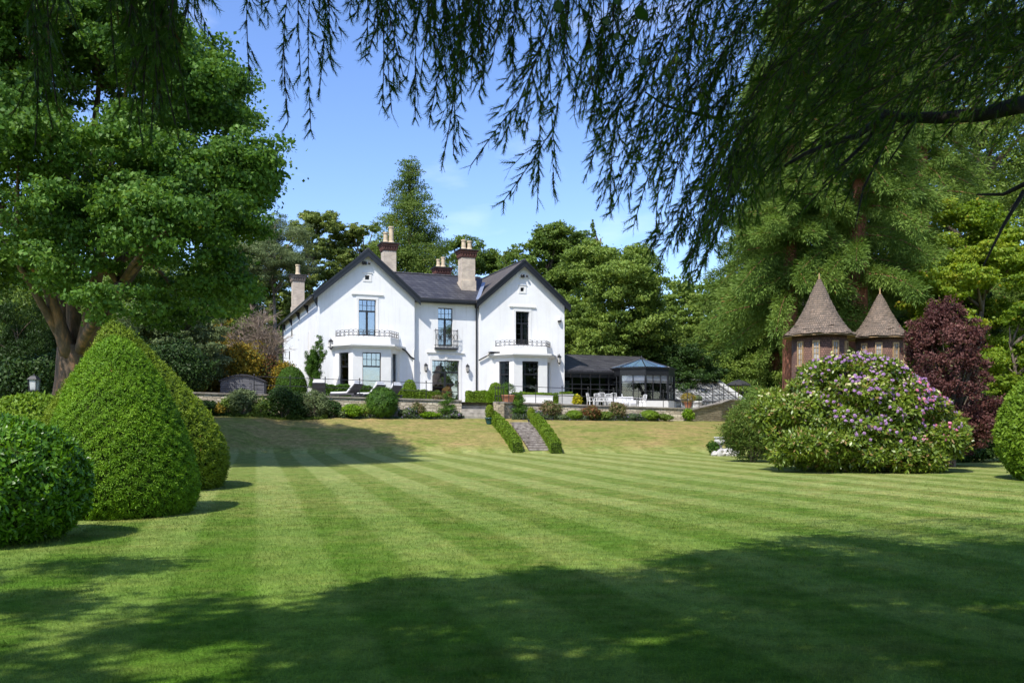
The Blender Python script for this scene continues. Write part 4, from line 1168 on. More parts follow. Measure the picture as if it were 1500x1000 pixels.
def hedge(name, label, pts, wd, h, mat, n, size, seed=0, zs=None, cat='hedge', group=None, rnd=.35):
    """clipped hedge along pts; rounded box section"""
    rng = np.random.default_rng(seed + 900)
    z0 = zs[0] if zs else g(*pts[0])
    root = thing(name, label, cat, (pts[0][0], pts[0][1], z0), 0, group)
    A = np.array(pts, float); Zs = np.array(zs if zs else [g(*p) for p in pts]); Zs = Zs - z0
    A = A - A[0]
    L = np.hypot(*np.diff(A, axis=0).T); Ls = np.concatenate([[0], np.cumsum(L)])
    # section perimeter as superellipse from ground over the top
    k = rng.random(n); a = PI * k
    e = rnd
    def sgnp(v): return np.sign(v) * np.abs(v) ** e
    sx = sgnp(np.cos(a)) * wd / 2; sz = sgnp(np.sin(a)) * h
    # uniformise: choose by perimeter
    side = rng.random(n); per = 2 * h + wd
    u = side * per
    sx = np.where(u < h, -wd / 2, np.where(u < h + wd, u - h - wd / 2, wd / 2)); sz = np.where(u < h, u, np.where(u < h + wd, h, per - u))
    nx_ = np.where(u < h, -1., np.where(u < h + wd, 0., 1.)); nz_ = np.where((u >= h) & (u < h + wd), 1., 0.)
    cr_ = np.minimum(wd, h) * .18    # soften the corners
    ex = np.maximum(np.abs(sx) - (wd / 2 - cr_), 0); ez = np.maximum(sz - (h - cr_), 0); over = np.hypot(ex, ez)
    f = np.where(over > cr_, cr_ / np.maximum(over, 1e-6), 1)
    sx = np.sign(sx) * (np.minimum(np.abs(sx), wd / 2 - cr_) + ex * f); sz = np.minimum(sz, h - cr_) + ez * f
    s = rng.random(n) * Ls[-1]
    ends = rng.random(n) < (wd / (2 * Ls[-1] + wd)) * .9
    px_ = np.interp(s, Ls, A[:, 0]); py_ = np.interp(s, Ls, A[:, 1]); pz_ = np.interp(s, Ls, Zs)
    i = np.clip(np.searchsorted(Ls, s) - 1, 0, len(L) - 1)
    dirs = np.diff(A, axis=0) / L[:, None]; d = dirs[i]; nrm = np.stack([-d[:, 1], d[:, 0]], 1)
    lump = 1 + .05 * np.sin(s * 5 + seed) + .04 * np.sin(s * 13)
    P_ = np.stack([px_ + nrm[:, 0] * sx * lump, py_ + nrm[:, 1] * sx * lump, pz_ + sz * lump], 1)
    D = np.stack([nrm[:, 0] * nx_, nrm[:, 1] * nx_, nz_ + .01], 1)
    # caps at both ends
    e0 = ends & (rng.random(n) < .5); e1 = ends & ~e0
    rs = (rng.random(n) - .5) * wd * .92; rz = rng.random(n) * h * .97
    for msk, q, sg in ((e0, 0, -1), (e1, -1, 1)):
        dd = dirs[q]; nn = np.array([-dd[1], dd[0]])
        c = A[q]; P_[msk] = np.stack([c[0] + nn[0] * rs[msk], c[1] + nn[1] * rs[msk], Zs[q] + rz[msk]], 1); D[msk] = np.array([dd[0] * sg, dd[1] * sg, 0])
    P_ = P_ + rng.normal(size=P_.shape) * size * .25
    V, r = leaf_quads(rng, P_, unit(D + .01), size, .6, .5)
    build_quads('foliage', V, r, LM[mat], root)
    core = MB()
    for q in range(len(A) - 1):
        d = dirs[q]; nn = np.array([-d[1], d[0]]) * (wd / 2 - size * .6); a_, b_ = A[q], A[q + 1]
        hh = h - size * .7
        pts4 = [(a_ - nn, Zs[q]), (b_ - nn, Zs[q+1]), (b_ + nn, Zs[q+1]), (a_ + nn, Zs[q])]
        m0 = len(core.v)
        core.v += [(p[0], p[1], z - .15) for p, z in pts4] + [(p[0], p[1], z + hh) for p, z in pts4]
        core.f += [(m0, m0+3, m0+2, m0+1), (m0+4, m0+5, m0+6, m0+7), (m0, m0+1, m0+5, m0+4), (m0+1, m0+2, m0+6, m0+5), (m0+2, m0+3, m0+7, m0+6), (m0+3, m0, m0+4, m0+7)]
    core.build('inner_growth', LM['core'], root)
    return root

# ------------------------------------------------------------------ topiary at the left
topiary('yew_cone', 'big clipped yew cone nearest the camera on the left lawn', -6.70, 15.3,
        [(1.05, 0), (1.18, .22), (1.22, .55), (1.12, 1.15), (.98, 1.65), (.80, 2.1), (.58, 2.52), (.34, 2.83), (.12, 3.0), (.01, 3.02)], 'yew', 130000, .050, .30, 1, bump=.03, bf=12, spread=.5, lean=-.15)
topiary('yew_cone', 'taller broad clipped yew cone standing behind the big front cone', -8.63, 20.6,
        [(1.7, 0), (1.85, .25), (1.96, .86), (1.72, 1.7), (1.25, 2.4), (.62, 3.2), (.32, 3.62), (.01, 3.86)], 'yew_b', 110000, .072, .30, 2, bump=.055, bf=11, spread=.55, lean=-.62)
topiary('laurel_dome', 'broad glossy laurel dome at the left edge in the foreground', -6.93, 11.9,
        [(.5, 0), (.85, .15), (1.08, .45), (1.13, .85), (.98, 1.2), (.66, 1.47), (.3, 1.58), (.01, 1.60)], 'laurel', 36000, .085, .48, 3, bump=.05, bf=7, tuft=3, spread=.8)
topiary('variegated_dome', 'pale green clipped dome between the lantern and the yew cones', X(66, 25), 24.5,
        [(1.1, 0), (1.4, .6), (1.35, 1.3), (1.0, 2.0), (.5, 2.2), (.01, 2.3)], 'box', 24000, .11, .55, 4, bump=.06, bf=6, tuft=3, spread=.8)
topiary('privet_dome', 'bright green clipped dome at the right edge beside the purple shrub', 14.95, 23.6,
        [(1.25, 0), (1.65, .5), (1.80, 1.2), (1.62, 2.0), (1.22, 2.7), (.65, 3.3), (.25, 3.55), (.01, 3.62)], 'box', 70000, .10, .55, 5, bump=.06, bf=7, tuft=3, spread=.75)

# lamp on post
ll = thing('garden_lantern', 'small black lantern on a post under the big maple', 'lantern', (X(50, 27), 27, g(X(50, 27), 27)))
zl = Z(573, 27) - g(X(50, 27), 27)
MB().lathe([(.10, 0), (.10, .06), (.045, .1), (.04, zl - .1), (.09, zl - .05), (.05, zl)], 0, 0, 10).build('post', M['iron'], ll)
lh = MB(); lh.lathe([(.16, zl), (.16, zl + .03), (.03, zl + .031)], 0, 0, 4, PI / 4); lh.lathe([(.21, zl + .36), (.10, zl + .46), (.02, zl + .5), (.02, zl + .54)], 0, 0, 4, PI / 4)
for k in range(4):
    a = PI / 4 + k * PI / 2; lh.tube([(.15 * math.cos(a), .15 * math.sin(a), zl + .03), (.17 * math.cos(a), .17 * math.sin(a), zl + .36)], .014, 4)
lh.build('lantern_frame', M['iron'], ll)
MB().lathe([(.12, zl + .04), (.14, zl + .35)], 0, 0, 4, PI / 4).build('lantern_glass', M['glass_green'], ll)

# ------------------------------------------------------------------ the big maple on the left
def maple():
    rng = np.random.default_rng(11)
    x0, y0 = X(108, 33), 33.0
    z0 = g(x0, y0) - .3
    root = thing('maple_tree', 'huge spreading maple with thick forked trunk behind the yew cones', 'tree', (x0, y0, z0))
    def L(px, py, dy=0): q = P(px, py, y0 + dy); return q - Vector((x0, y0, z0))
    mb = MB()
    base = L(104, 590); top = L(112, 505)
    mb.tube([base + Vector((0, 0, -1)), base + Vector((0, 0, .1)), L(104, 560), L(107, 530), top], [.78, .68, .56, .58, .64], 14)
    limbs = [((102, 520, -.3), (84, 470, -.8), (58, 380, -1.5), .42), ((104, 515, .3), (84, 440, 1), (70, 300, 2), .36), ((112, 512, 0), (104, 430, .5), (100, 230, .5), .40),
             ((122, 512, -.3), (140, 440, -1), (160, 260, -1.5), .40), ((128, 515, .3), (150, 450, 1.5), (250, 330, 2), .33), ((118, 512, -.5), (128, 470, -2), (210, 380, -4), .26),
             ((92, 500, -.4), (58, 440, -1.5), (0, 340, -3), .22), ((130, 300, -1), (160, 250, -1), (185, 200, -1), .16), ((100, 300, .5), (85, 200, .5), (60, 80, .5), .22),
             ((110, 320, 0), (140, 220, 1), (150, 60, 1), .22), ((150, 400, 0), (220, 350, 1), (320, 300, 1), .20), ((55, 400, -1), (10, 300, -2), (-60, 230, -2), .2)]
    ends = []
    for a, b, c, r in limbs:
        A, B, C_ = L(*a), L(*b), L(*c); pts = bez(A, B, C_, 8)
        mb.tube(pts, [r * .80 * (1 - .085 * i) for i in range(8)], 8); ends.append((A, B, C_))
    # foliage clouds
    C, R = [], []
    prof = [(-120, 60, 330), (-40, 0, 420), (60, -60, 440), (140, -40, 440), (200, 20, 455), (240, 60, 450), (290, 90, 430), (330, 170, 410), (370, 245, 380), (398, 265, 320)]
    prx = [q[0] for q in prof]
    cands = 0
    while len(C) < 165 and cands < 6000:
        cands += 1
        px = rng.uniform(-110, 400); lo = np.interp(px, prx, [q[1] for q in prof]); hi = np.interp(px, prx, [q[2] for q in prof])
        if len(C) < 55: py = lo + rng.random() * 40
        else: py = rng.uniform(lo, hi)
        wdt = max(.4, 1 - ((px - 130) / 290) ** 2) ** .5
        vf = max(.15, 1 - ((py - 260) / 330) ** 2) ** .5
        dy = (rng.random() * 2 - 1)
        dy = math.copysign(abs(dy) ** .5, dy) * 6.5 * wdt * vf
        if rng.random() < .25: dy *= .4
        q = L(px, py, dy)
        rr = rng.uniform(.7, 1.45) * (.72 if px > 330 else 1)
        edge = min(py - lo, hi - py)
        if px + rr * 36 > 398: continue
        q.z -= rr * .25
        C.append(q); R.append((rr * 1.15, rr * 1.1, rr * .72))
        if len(C) % 3 == 0:
            near = min(ends, key=lambda e: (e[2] - q).length); a = near[1].lerp(near[2], .6)
            mb.tube(bez(a, a.lerp(q, .5) + Vector((0, 0, .5)), q, 5), [.12, .10, .07, .045, .015], 5)
    mb.build('trunk', M['bark_maple'], root, True)
    C = np.array([tuple(c) for c in C]); R = np.array(R)
    crown(root, C, R, 420000, .135, 'maple', rng, .8, .3, .18, w=.5, sub=18)
maple()

# ------------------------------------------------------------------ woodland behind and beside the house
GB = 'trees of the wood behind the house'
def T(px, ytop, Y, wpx, **k):
    x = X(px, Y); z0 = g(x, Y) - .2; h = Z(ytop, Y) - z0
    return dict(x=x, y=Y, h=h, cr=wpx / 2 / F * Y, **k)
bgT = [
 ('pine_tree', 'feathery grey green pine with a bare pale trunk left of the left chimney', dict(T(405, 314, 84, 120), mat='grey', bark='bark_pale', cb=.52, n=30000, size=.26, nl=34, seed=21, asp=.3, tr=.33)),
 ('poplar_tree', 'loose upright tree with open crown directly left of the left gable', dict(T(462, 286, 92, 125), mat='olive', bark='bark_grey', cb=.15, n=44000, size=.30, nl=80, seed=22, lr=.17, fork=1)),
 ('poplar_tree', 'reddish twigged tree between the left gable and the tall conifer', dict(T(528, 306, 94, 95), mat='olive', bark='bark_pale', cb=.15, n=30000, size=.28, nl=64, seed=23, lr=.17)),
 ('conifer_tree', 'tall ragged conifer rising behind the left gable chimney', dict(T(602, 238, 86, 215), mat='fir', bark='bark_grey', cb=.05, n=130000, size=.30, nl=150, seed=24, shape='ragged', asp=.35, droop=.5)),
 ('beech_tree', 'small dark tree between the tall conifer and the middle chimney', dict(T(690, 336, 96, 100), mat='mid', cb=.2, n=22000, size=.36, nl=36, seed=25, lr=.3)),
 ('birch_tree', 'thin brownish tree just left of the dark broad oak', dict(T(742, 338, 92, 40), mat='olive', cb=.2, n=8000, size=.28, nl=24, seed=26, lr=.3)),
 ('oak_tree', 'dark broad oak behind the right gable', dict(T(800, 316, 84, 130), mat='mid', cb=.15, n=46000, size=.34, nl=52, seed=27, lr=.27)),
 ('oak_tree', 'slim dark tree top peeping over the pale chestnut', dict(T(868, 322, 88, 50), mat='fir', cb=.2, n=9000, size=.3, nl=24, seed=37, shape='ragged')),
 ('chestnut_tree', 'large pale green chestnut right of the right gable', dict(T(895, 334, 77, 172), mat='light', cb=.08, n=70000, size=.30, nl=74, seed=28, lr=.24)),
 ('holly_tree', 'bushy dark evergreen behind the garden room roof', dict(T(945, 455, 79, 130), mat='mid', cb=.0, n=30000, size=.26, nl=40, seed=29, lr=.3)),
 ('yew_tree', 'dark rounded evergreen behind the octagonal orangery', dict(T(1000, 505, 76, 110), mat='dark', cb=.0, n=30000, size=.24, nl=36, seed=30, lr=.3)),
 ('lime_tree', 'distant fresh green tree seen in the gap left of the redwoods', dict(T(1000, 415, 112, 90), mat='light', cb=.05, n=16000, size=.4, nl=34, seed=31, lr=.28)),
 ('laurel_tree', 'bright leaved bank of laurel behind the greenhouse', dict(T(1065, 520, 84, 150), mat='light', cb=.0, n=26000, size=.26, nl=40, seed=32, lr=.28)),
 ('holm_oak', 'grey green rounded tree behind the curved roof store', dict(T(255, 420, 56, 170), mat='grey', cb=.05, n=46000, size=.21, nl=48, seed=33, lr=.22)),
 ('ash_tree', 'shaded tree filling the gap below the maple branches', dict(T(330, 335, 82, 110), mat='mid', cb=.1, n=26000, size=.3, nl=42, seed=34, lr=.27)),
 ('cypress_tree', 'yellowish cypress beside the bare brown thicket', dict(T(322, 425, 64, 50), mat='gold', cb=.1, n=8000, size=.16, nl=26, seed=35, shape='column', asp=.35)),
 ('ash_tree', 'dark tree low behind the big maple trunk', dict(T(170, 400, 62, 150), mat='mid', cb=.0, n=26000, size=.28, nl=40, seed=36, lr=.28)),
 ('yew_tree', 'dark weeping evergreen left of the maple trunk', dict(T(30, 430, 42, 130), mat='dark', cb=.0, n=30000, size=.16, nl=40, seed=38, lr=.28, asp=.3, droop=1.0)),
 ('ash_tree', 'broad dark tree beyond the lawn at the far left edge', dict(T(-40, 380, 58, 200), mat='mid', cb=.0, n=20000, size=.28, nl=40, seed=39, lr=.28)),
 ('beech_tree', 'dull olive tree left of the leaning pale trunk', dict(T(375, 345, 98, 80), mat='olive', cb=.1, n=16000, size=.36, nl=36, seed=40, lr=.28)),
]
for nm, lab, k in bgT:
    tree(nm, lab, group=None, **k)
# plain far row closing the horizon behind everything
rng0 = np.random.default_rng(77)
k = 0
for px in range(-60, 1640, 95):
    Yd = 118 + rng0.uniform(-6, 10)
    yt = 470 if 380 < px < 1040 else 380
    if 940 < px < 1040: yt = 495
    q = T(px, yt + rng0.uniform(-15, 15), Yd, 190)
    q['z0'] = g(q['x'], q['y']) - 1
    tree('wood_tree', 'distant broad tree in the row of woodland far beyond the house', group='row of woodland trees far beyond the house',
         mat=('mid', 'dark', 'olive')[k % 3], cb=.0, n=7000, size=.75, nl=26, seed=200 + k, lr=.33, **q)
    k += 1

for lab, px, top, Y, w_, sd in [('dark evergreen bank left of the maple trunk', 60, 520, 38, 150, 81), ('dark shrub mass at the far left behind the lantern', -10, 500, 44, 140, 82), ('deep green shrub mass beyond the maple trunk on its right', 150, 470, 46, 130, 83),
                              ('shadowed shrub bank right of the taller yew cone top', 240, 500, 50, 130, 84)]:
    x_ = X(px, Y); hh = Z(top, Y) - g(x_, Y); shrub('evergreen_shrub', lab, x_, Y, w_ / 2 / F * Y, 1.6, hh / 1.75, 'dark', 16000, .15, seed=sd, lobes=24)
# bare twiggy thicket left of the house
def thicket():
    rng = np.random.default_rng(3)
    x, y = X(372, 61), 61.0; z0 = g(x, y)
    root = thing('bare_tree', 'leafless brown twiggy tree left of the house over golden shrubs', 'tree', (x, y, z0))
    mb = MB(); tips = []
    for i in range(26):
        a = rng.random() * 2 * PI; r = rng.uniform(.3, 2.2); h = rng.uniform(4.5, 7.6)
        A = Vector((.3 * math.cos(a), .3 * math.sin(a), 0)); C_ = Vector((r * math.cos(a), r * math.sin(a) * .7, h * (1 - r * .12)))
        pts = bez(A, Vector((C_.x * .7, C_.y * .7, h * .45)), C_, 7)
        mb.tube(pts, [.07, .06, .05, .04, .03, .022, .012], 4)
        for j in range(26):
            t = rng.uniform(.25, 1); q = pts[min(6, int(t * 6))]
            d = Vector((rng.normal() * .8, rng.normal() * .8, rng.uniform(.2, 1.2))).normalized() * rng.uniform(.5, 1.3)
            e = q + d; mb.tube([q, q + d * .5 + Vector((0, 0, .05)), e], [.022, .016, .008], 3, False); tips.append((q + d * .4, d)); tips.append((e, d))
    mb.build('trunk', M['twig'], root)
    tw = MB()
    for q, d in tips:
        for j in range(4):
            v = (d.normalized() + Vector(rng.normal(size=3)) * .7).normalized() * rng.uniform(.2, .55)
            tw.tube([q, q + v], [.012, .006], 3, False)
    tw.build('twigs', M['twig'], root)
thicket()
for i, (px, py, Y, rx, rz, mt, lab) in enumerate([
    (345, 500, 59, 1.9, 1.8, 'gold', 'golden yellow shrub under the bare tree'), (395, 520, 60.5, 1.2, 1.6, 'rust', 'rusty orange shrub against the left corner of the house'),
    (300, 540, 58.5, 1.3, 1.3, 'gold', 'low yellow shrub left of the curved roof store'), (250, 545, 55, 2.0, 1.5, 'light', 'pale leafy shrub at the left end of the terrace wall'),
    (200, 500, 53, 2.2, 2.6, 'mid', 'tall green shrub behind the taller yew cone'), (415, 530, 60, .9, 2.5, 'gold', 'slim golden shrub at the back corner of the house')]):
    x = X(px, Y); z0 = g(x, Y); hh = (Z(py, Y) - z0)
    shrub('garden_shrub', lab, x, Y, rx, rx * .8, max(hh / 1.75, .5), mt, 11000, .15, seed=i + 40, lobes=18)

# ------------------------------------------------------------------ redwoods and trees on the right
def sequoia(label, px, Y, hh, cr, tr, cb, seed, n, nl=80, sz=.23):
    rng = np.random.default_rng(seed)
    x = X(px, Y); z0 = g(x, Y) - .3
    root = thing('redwood_tree', label, 'tree', (x, Y, z0))
    mb = MB()
    mb.tube([(0, 0, 0), (0, 0, 1.2), (0, 0, 3), (0, 0, hh * .5), (0, 0, hh * .95)], [tr * 1.5, tr * 1.15, tr, tr * .7, tr * .15], 12)
    bough_pts, bough_dir, rn = [], [], []
    for i in range(nl):
        t = ((i + rng.random()) / nl); zz = cb + (hh - cb) * t
        rr = cr * (1 - t) ** .55 * (.75 + .4 * rng.random()); a = rng.random() * 2 * PI
        A = Vector((0, 0, zz)); E = Vector((math.cos(a) * rr, math.sin(a) * rr, zz - rr * (.12 + .4 * rng.random()) + rng.normal() * .4)); Mi = Vector((E.x * .5, E.y * .5, zz + rr * .02))
        pts = bez(A, Mi, E, 6); mb.tube(pts, [tr * .13, tr * .09, tr * .06, .025, .015, .008], 4, False)
        # brush like sprays hang and point outwards along the bough
        m = int(1.35 * n / nl * (rr / cr + .25))
        u = rng.random(m) ** .85; ctr = np.array([tuple(A.lerp(Mi, uu).lerp(Mi.lerp(E, uu), uu)) for uu in u[:m // 14 + 2]])
        k = rng.integers(0, len(ctr), m)
        off = rdir(rng, m) * (rng.random(m) ** .6 * .50 * (1 + .06 * rr))[:, None] * np.array([1, 1, .95]) + np.array([0, 0, -.15])
        p = ctr[k] + off; out = np.array([math.cos(a), math.sin(a), -.25])
        bough_pts.append(p); bough_dir.append(unit(off * 1.6 + out * .55)); rn.append(np.clip(rng.random(m) * .65 + rng.random() * .35, 0, 1))
    mb.build('trunk', M['bark_red'], root, True)
    p = np.concatenate(bough_pts); t = unit(np.concatenate(bough_dir) + rdir(rng, len(p)) * .35); r = np.concatenate(rn)
    b = unit(np.cross(t, rdir(rng, len(p)))); s = (sz * (.6 + .7 * rng.random(len(p))))[:, None]
    nn = np.cross(t, b)
    V = np.stack([p - t * s * .5, p + b * s * .10 + nn * s * .03, p + t * s * .5, p - b * s * .10 + nn * s * .03], 1).reshape(-1, 3)
    build_quads('crown', V, r, LM['sequoia'], root)
    return root
sequoia('leafy redwood whose boughs sweep low behind the greenhouse', 1135, 84, 25, 9.0, .6, 1.8, 61, 280000, nl=190, sz=.34)
sequoia('redwood with a bare red trunk rising between the two shingled turrets', 1256, 44, 27, 4.8, .56, 8.9, 62, 230000, nl=170)
sequoia('redwood with a red trunk close behind the left shingled turret', 1158, 44, 27, 3.9, .42, 5.6, 63, 180000, nl=150)
sequoia('broad redwood behind the right turret and the purple shrub', 1350, 53, 27, 6.0, .6, 2.5, 64, 190000, nl=150)
for nm, lab, k in [
 ('lime_tree', 'sunlit yellow green tree towering behind the purple shrub', dict(T(1425, 270, 43, 190), mat='yellowgreen', cb=.12, n=70000, size=.20, nl=66, seed=51, lr=.22, inner=.4)),
 ('lime_tree', 'yellow green bushy tree above the clipped dome at the right edge', dict(T(1500, 425, 34, 110), mat='yellowgreen', cb=.0, n=30000, size=.16, nl=40, seed=52, lr=.28)),
 ('maple_tree', 'dark green tree behind the leafy redwood at the top right', dict(T(1190, 40, 64, 280), mat='mid', cb=.1, n=42000, size=.30, nl=60, seed=53, lr=.25)),
 ('maple_tree', 'tall mid green tree filling the upper right behind the yellow green tree', dict(T(1420, -60, 62, 360), mat='mid', cb=.1, n=40000, size=.30, nl=60, seed=54, lr=.25)),
 ('holly_tree', 'dense dark holly behind the purple shrub and the right turret', dict(T(1390, 400, 47, 150), mat='dark', cb=.0, n=30000, size=.18, nl=40, seed=55, lr=.28)),
 ('maple_tree', 'tall green tree behind the highest boughs at the far right', dict(T(1530, 20, 72, 300), mat='mid', cb=.0, n=44000, size=.34, nl=70, seed=57, lr=.25)),
 ('maple_tree', 'green tree standing just outside the right edge beyond the dome', dict(T(1600, 250, 45, 220), mat='mid', cb=.05, n=26000, size=.26, nl=50, seed=56, lr=.25)),
]:
    tree(nm, lab, **k)

# purple leaved shrub
def purple():
    rng = np.random.default_rng(8)
    x, y = X(1388, 31), 31.0; z0 = g(x, y)
    root = thing('purple_smoke_tree', 'tall purple leaved shrub between the right turret and the bright dome', 'shrub', (x, y, z0))
    C, R = [], []
    for i in range(75):
        t = rng.random(); a = rng.random() * 2 * PI; zz = .55 + 4.8 * t
        rr = 1.72 * math.sin(min(1, .26 + t * .70) * PI) ** .7 * (.6 + .5 * rng.random())
        C.append((math.cos(a) * rr * .88, math.sin(a) * rr * .8, zz)); q = rng.uniform(.28, .55); R.append((q, q, q * 1.15))
    crown(root, np.array(C), np.array(R), 60000, .105, 'purple', rng, .5, .3, .3, w=.4)
    mb = MB()
    for i in range(40):
        a = rng.random() * 2 * PI; rr = rng.uniform(.5, 1.2); h = rng.uniform(2.5, 4.6)
        A = Vector((.2 * math.cos(a), .2 * math.sin(a), 0)); E = Vector((rr * math.cos(a), rr * math.sin(a), h))
        mb.tube(bez(A, Vector((E.x * .3, E.y * .3, h * .7)), E, 6), [.06, .05, .04, .03, .02, .008], 4)
    mb.build('trunk', M['bark_grey'], root)
purple()

# rhododendron
def rhodo():
    rng = np.random.default_rng(9)
    x, y = 10.95, 28.5; z0 = g(x, y)
    root = thing('rhododendron_bush', 'huge rhododendron with mauve and pink blossom in front of the turrets', 'shrub', (x, y, z0))
    C = [[0, 0, 1.2]]; R = [[2.4, 1.9, 1.5]]
    # envelope height over x
    hx = [-3.3, -2.8, -2.0, -1.4, -.8, .4, 1.0, 1.6, 2.4, 3.0, 3.4]; hz = [1.4, 2.1, 2.75, 3.2, 3.5, 3.55, 3.15, 2.45, 2.1, 1.7, .9]
    for i in range(125):
        px_ = rng.uniform(-2.85, 3.0); top = np.interp(px_, hx, hz); w_ = 2.35 * math.sqrt(max(.1, 1 - (px_ / 3.2) ** 2))
        a = rng.uniform(-1, 1); rr = rng.uniform(.32, .60)
        zz = rng.uniform(.35, max(.5, top - rr * .6)) if rng.random() < .6 else top - rr * .6
        lim = math.sqrt(max(.05, 1 - (zz / (top + .4)) ** 2)) * w_
        yy = -lim * .85 + rng.uniform(0, .5) if rng.random() < .6 else a * lim
        C.append([px_, yy, zz]); R.append([rr, rr, rr * .8])
    C, R = np.array(C), np.array(R)
    p, d, k = lobe_points(rng, C, R, 30000, .06, .3)
    ok = p[:, 2] > .03; p, d = p[ok], d[ok]
    # whorls of long leaves
    Pw = np.repeat(p, 4, 0); Dw = np.repeat(d, 4, 0)
    t = unit(Dw * .5 + rdir(rng, len(Pw)) * .9); b = unit(np.cross(t, Dw + rdir(rng, len(Pw)) * .2)); s = (.15 * (.7 + .6 * rng.random(len(Pw))))[:, None]
    V = np.stack([Pw, Pw + t * s * .5 + b * s * .19, Pw + t * s, Pw + t * s * .5 - b * s * .19], 1).reshape(-1, 3)
    build_quads('foliage', V, rng.random(len(Pw)), LM['rhodo'], root)
    mb = MB()
    for i in range(14):
        a = rng.random() * 2 * PI; mb.tube(bez(Vector((.3 * math.cos(a), .3 * math.sin(a), 0)), Vector((.8 * math.cos(a), .8 * math.sin(a), 1)), Vector((2.2 * math.cos(a), 1.6 * math.sin(a), 1.8)), 5), [.09, .08, .06, .04, .02], 5)
    mb.build('stem', M['bark_grey'], root)
    def truss(sel, n, mat, size, name):
        q = p[sel]; q = q[rng.permutation(len(q))[:n]]; n = len(q); dd = unit(q - np.array([0, .6, .8]))
        # each truss: dome of florets
        m = 14; Q = np.repeat(q + dd * .12, m, 0); D = unit(np.repeat(dd, m, 0) + rdir(rng, n * m if len(q) == n else len(q) * m) * .75)
        Q = Q + D * size * .75
        V, r = leaf_quads(rng, Q, D, size, .9, .75)
        build_quads(name, V, r, LM[mat], root)
    fr = p[:, 1] < .4
    truss(fr & (d[:, 1] < -.25) & (p[:, 2] > .95) & (p[:, 2] > 2.0 - 1.1 * (p[:, 0] + 1.5)) & (np.abs(p[:, 0]) < 1.9) & (p[:, 2] < 3.7) & (rng.random(len(p)) < .8), 420, 'mauve', .062, 'mauve_blossom')
    truss(fr & (d[:, 1] < .3) & (p[:, 2] > 2.2) & (p[:, 0] > -1.4) & (p[:, 0] < .9), 90, 'mauve', .066, 'mauve_blossom')
    truss(fr & (d[:, 1] < .3) & (d[:, 2] > -.2) & (p[:, 2] > 1.3) & (p[:, 0] > 1.3) & (p[:, 0] < 2.9), 170, 'mauve', .064, 'mauve_blossom')
    truss(fr & (d[:, 1] < .3) & (d[:, 2] > -.2) & (p[:, 2] > 1.0) & (p[:, 0] > 1.2) & (p[:, 0] < 2.4), 130, 'pink', .07, 'pink_blossom')
    truss(fr & (d[:, 1] < .3) & (d[:, 2] > -.2) & (p[:, 2] > 2.3), 190, 'cream', .055, 'seed_heads')
rhodo()
# feathery dwarf pine left of the rhododendron
shrub('dwarf_pine', 'soft feathery dwarf pine between the urn group and the rhododendron', X(1102, 35), 35, 1.1, 1.1, 1.3, 'fir', 22000, .17, seed=70, lobes=22, asp=.16, w=.2, cat='shrub')
shrub('dwarf_pine', 'taller feathery pine bush behind the left flank of the rhododendron', X(1118, 38), 38, 1.2, 1.2, 1.75, 'sequoia', 20000, .19, seed=71, lobes=22, asp=.16, w=.2, cat='shrub')
shrub('garden_shrub', 'shaded low green shrub under the purple shrub', X(1425, 34), 34, .8, .6, .45, 'dark', 5000, .12, seed=72)
shrub('garden_shrub', 'leafy understorey shrub behind the rhododendron at its right', X(1330, 35), 35, 1.6, 1.2, 1.5, 'dark', 9000, .14, seed=73)
shrub('garden_shrub', 'dark laurel shrub behind the clipped dome at the far right', X(1490, 34), 34, 1.5, 1.2, 1.5, 'dark', 9000, .14, seed=74)

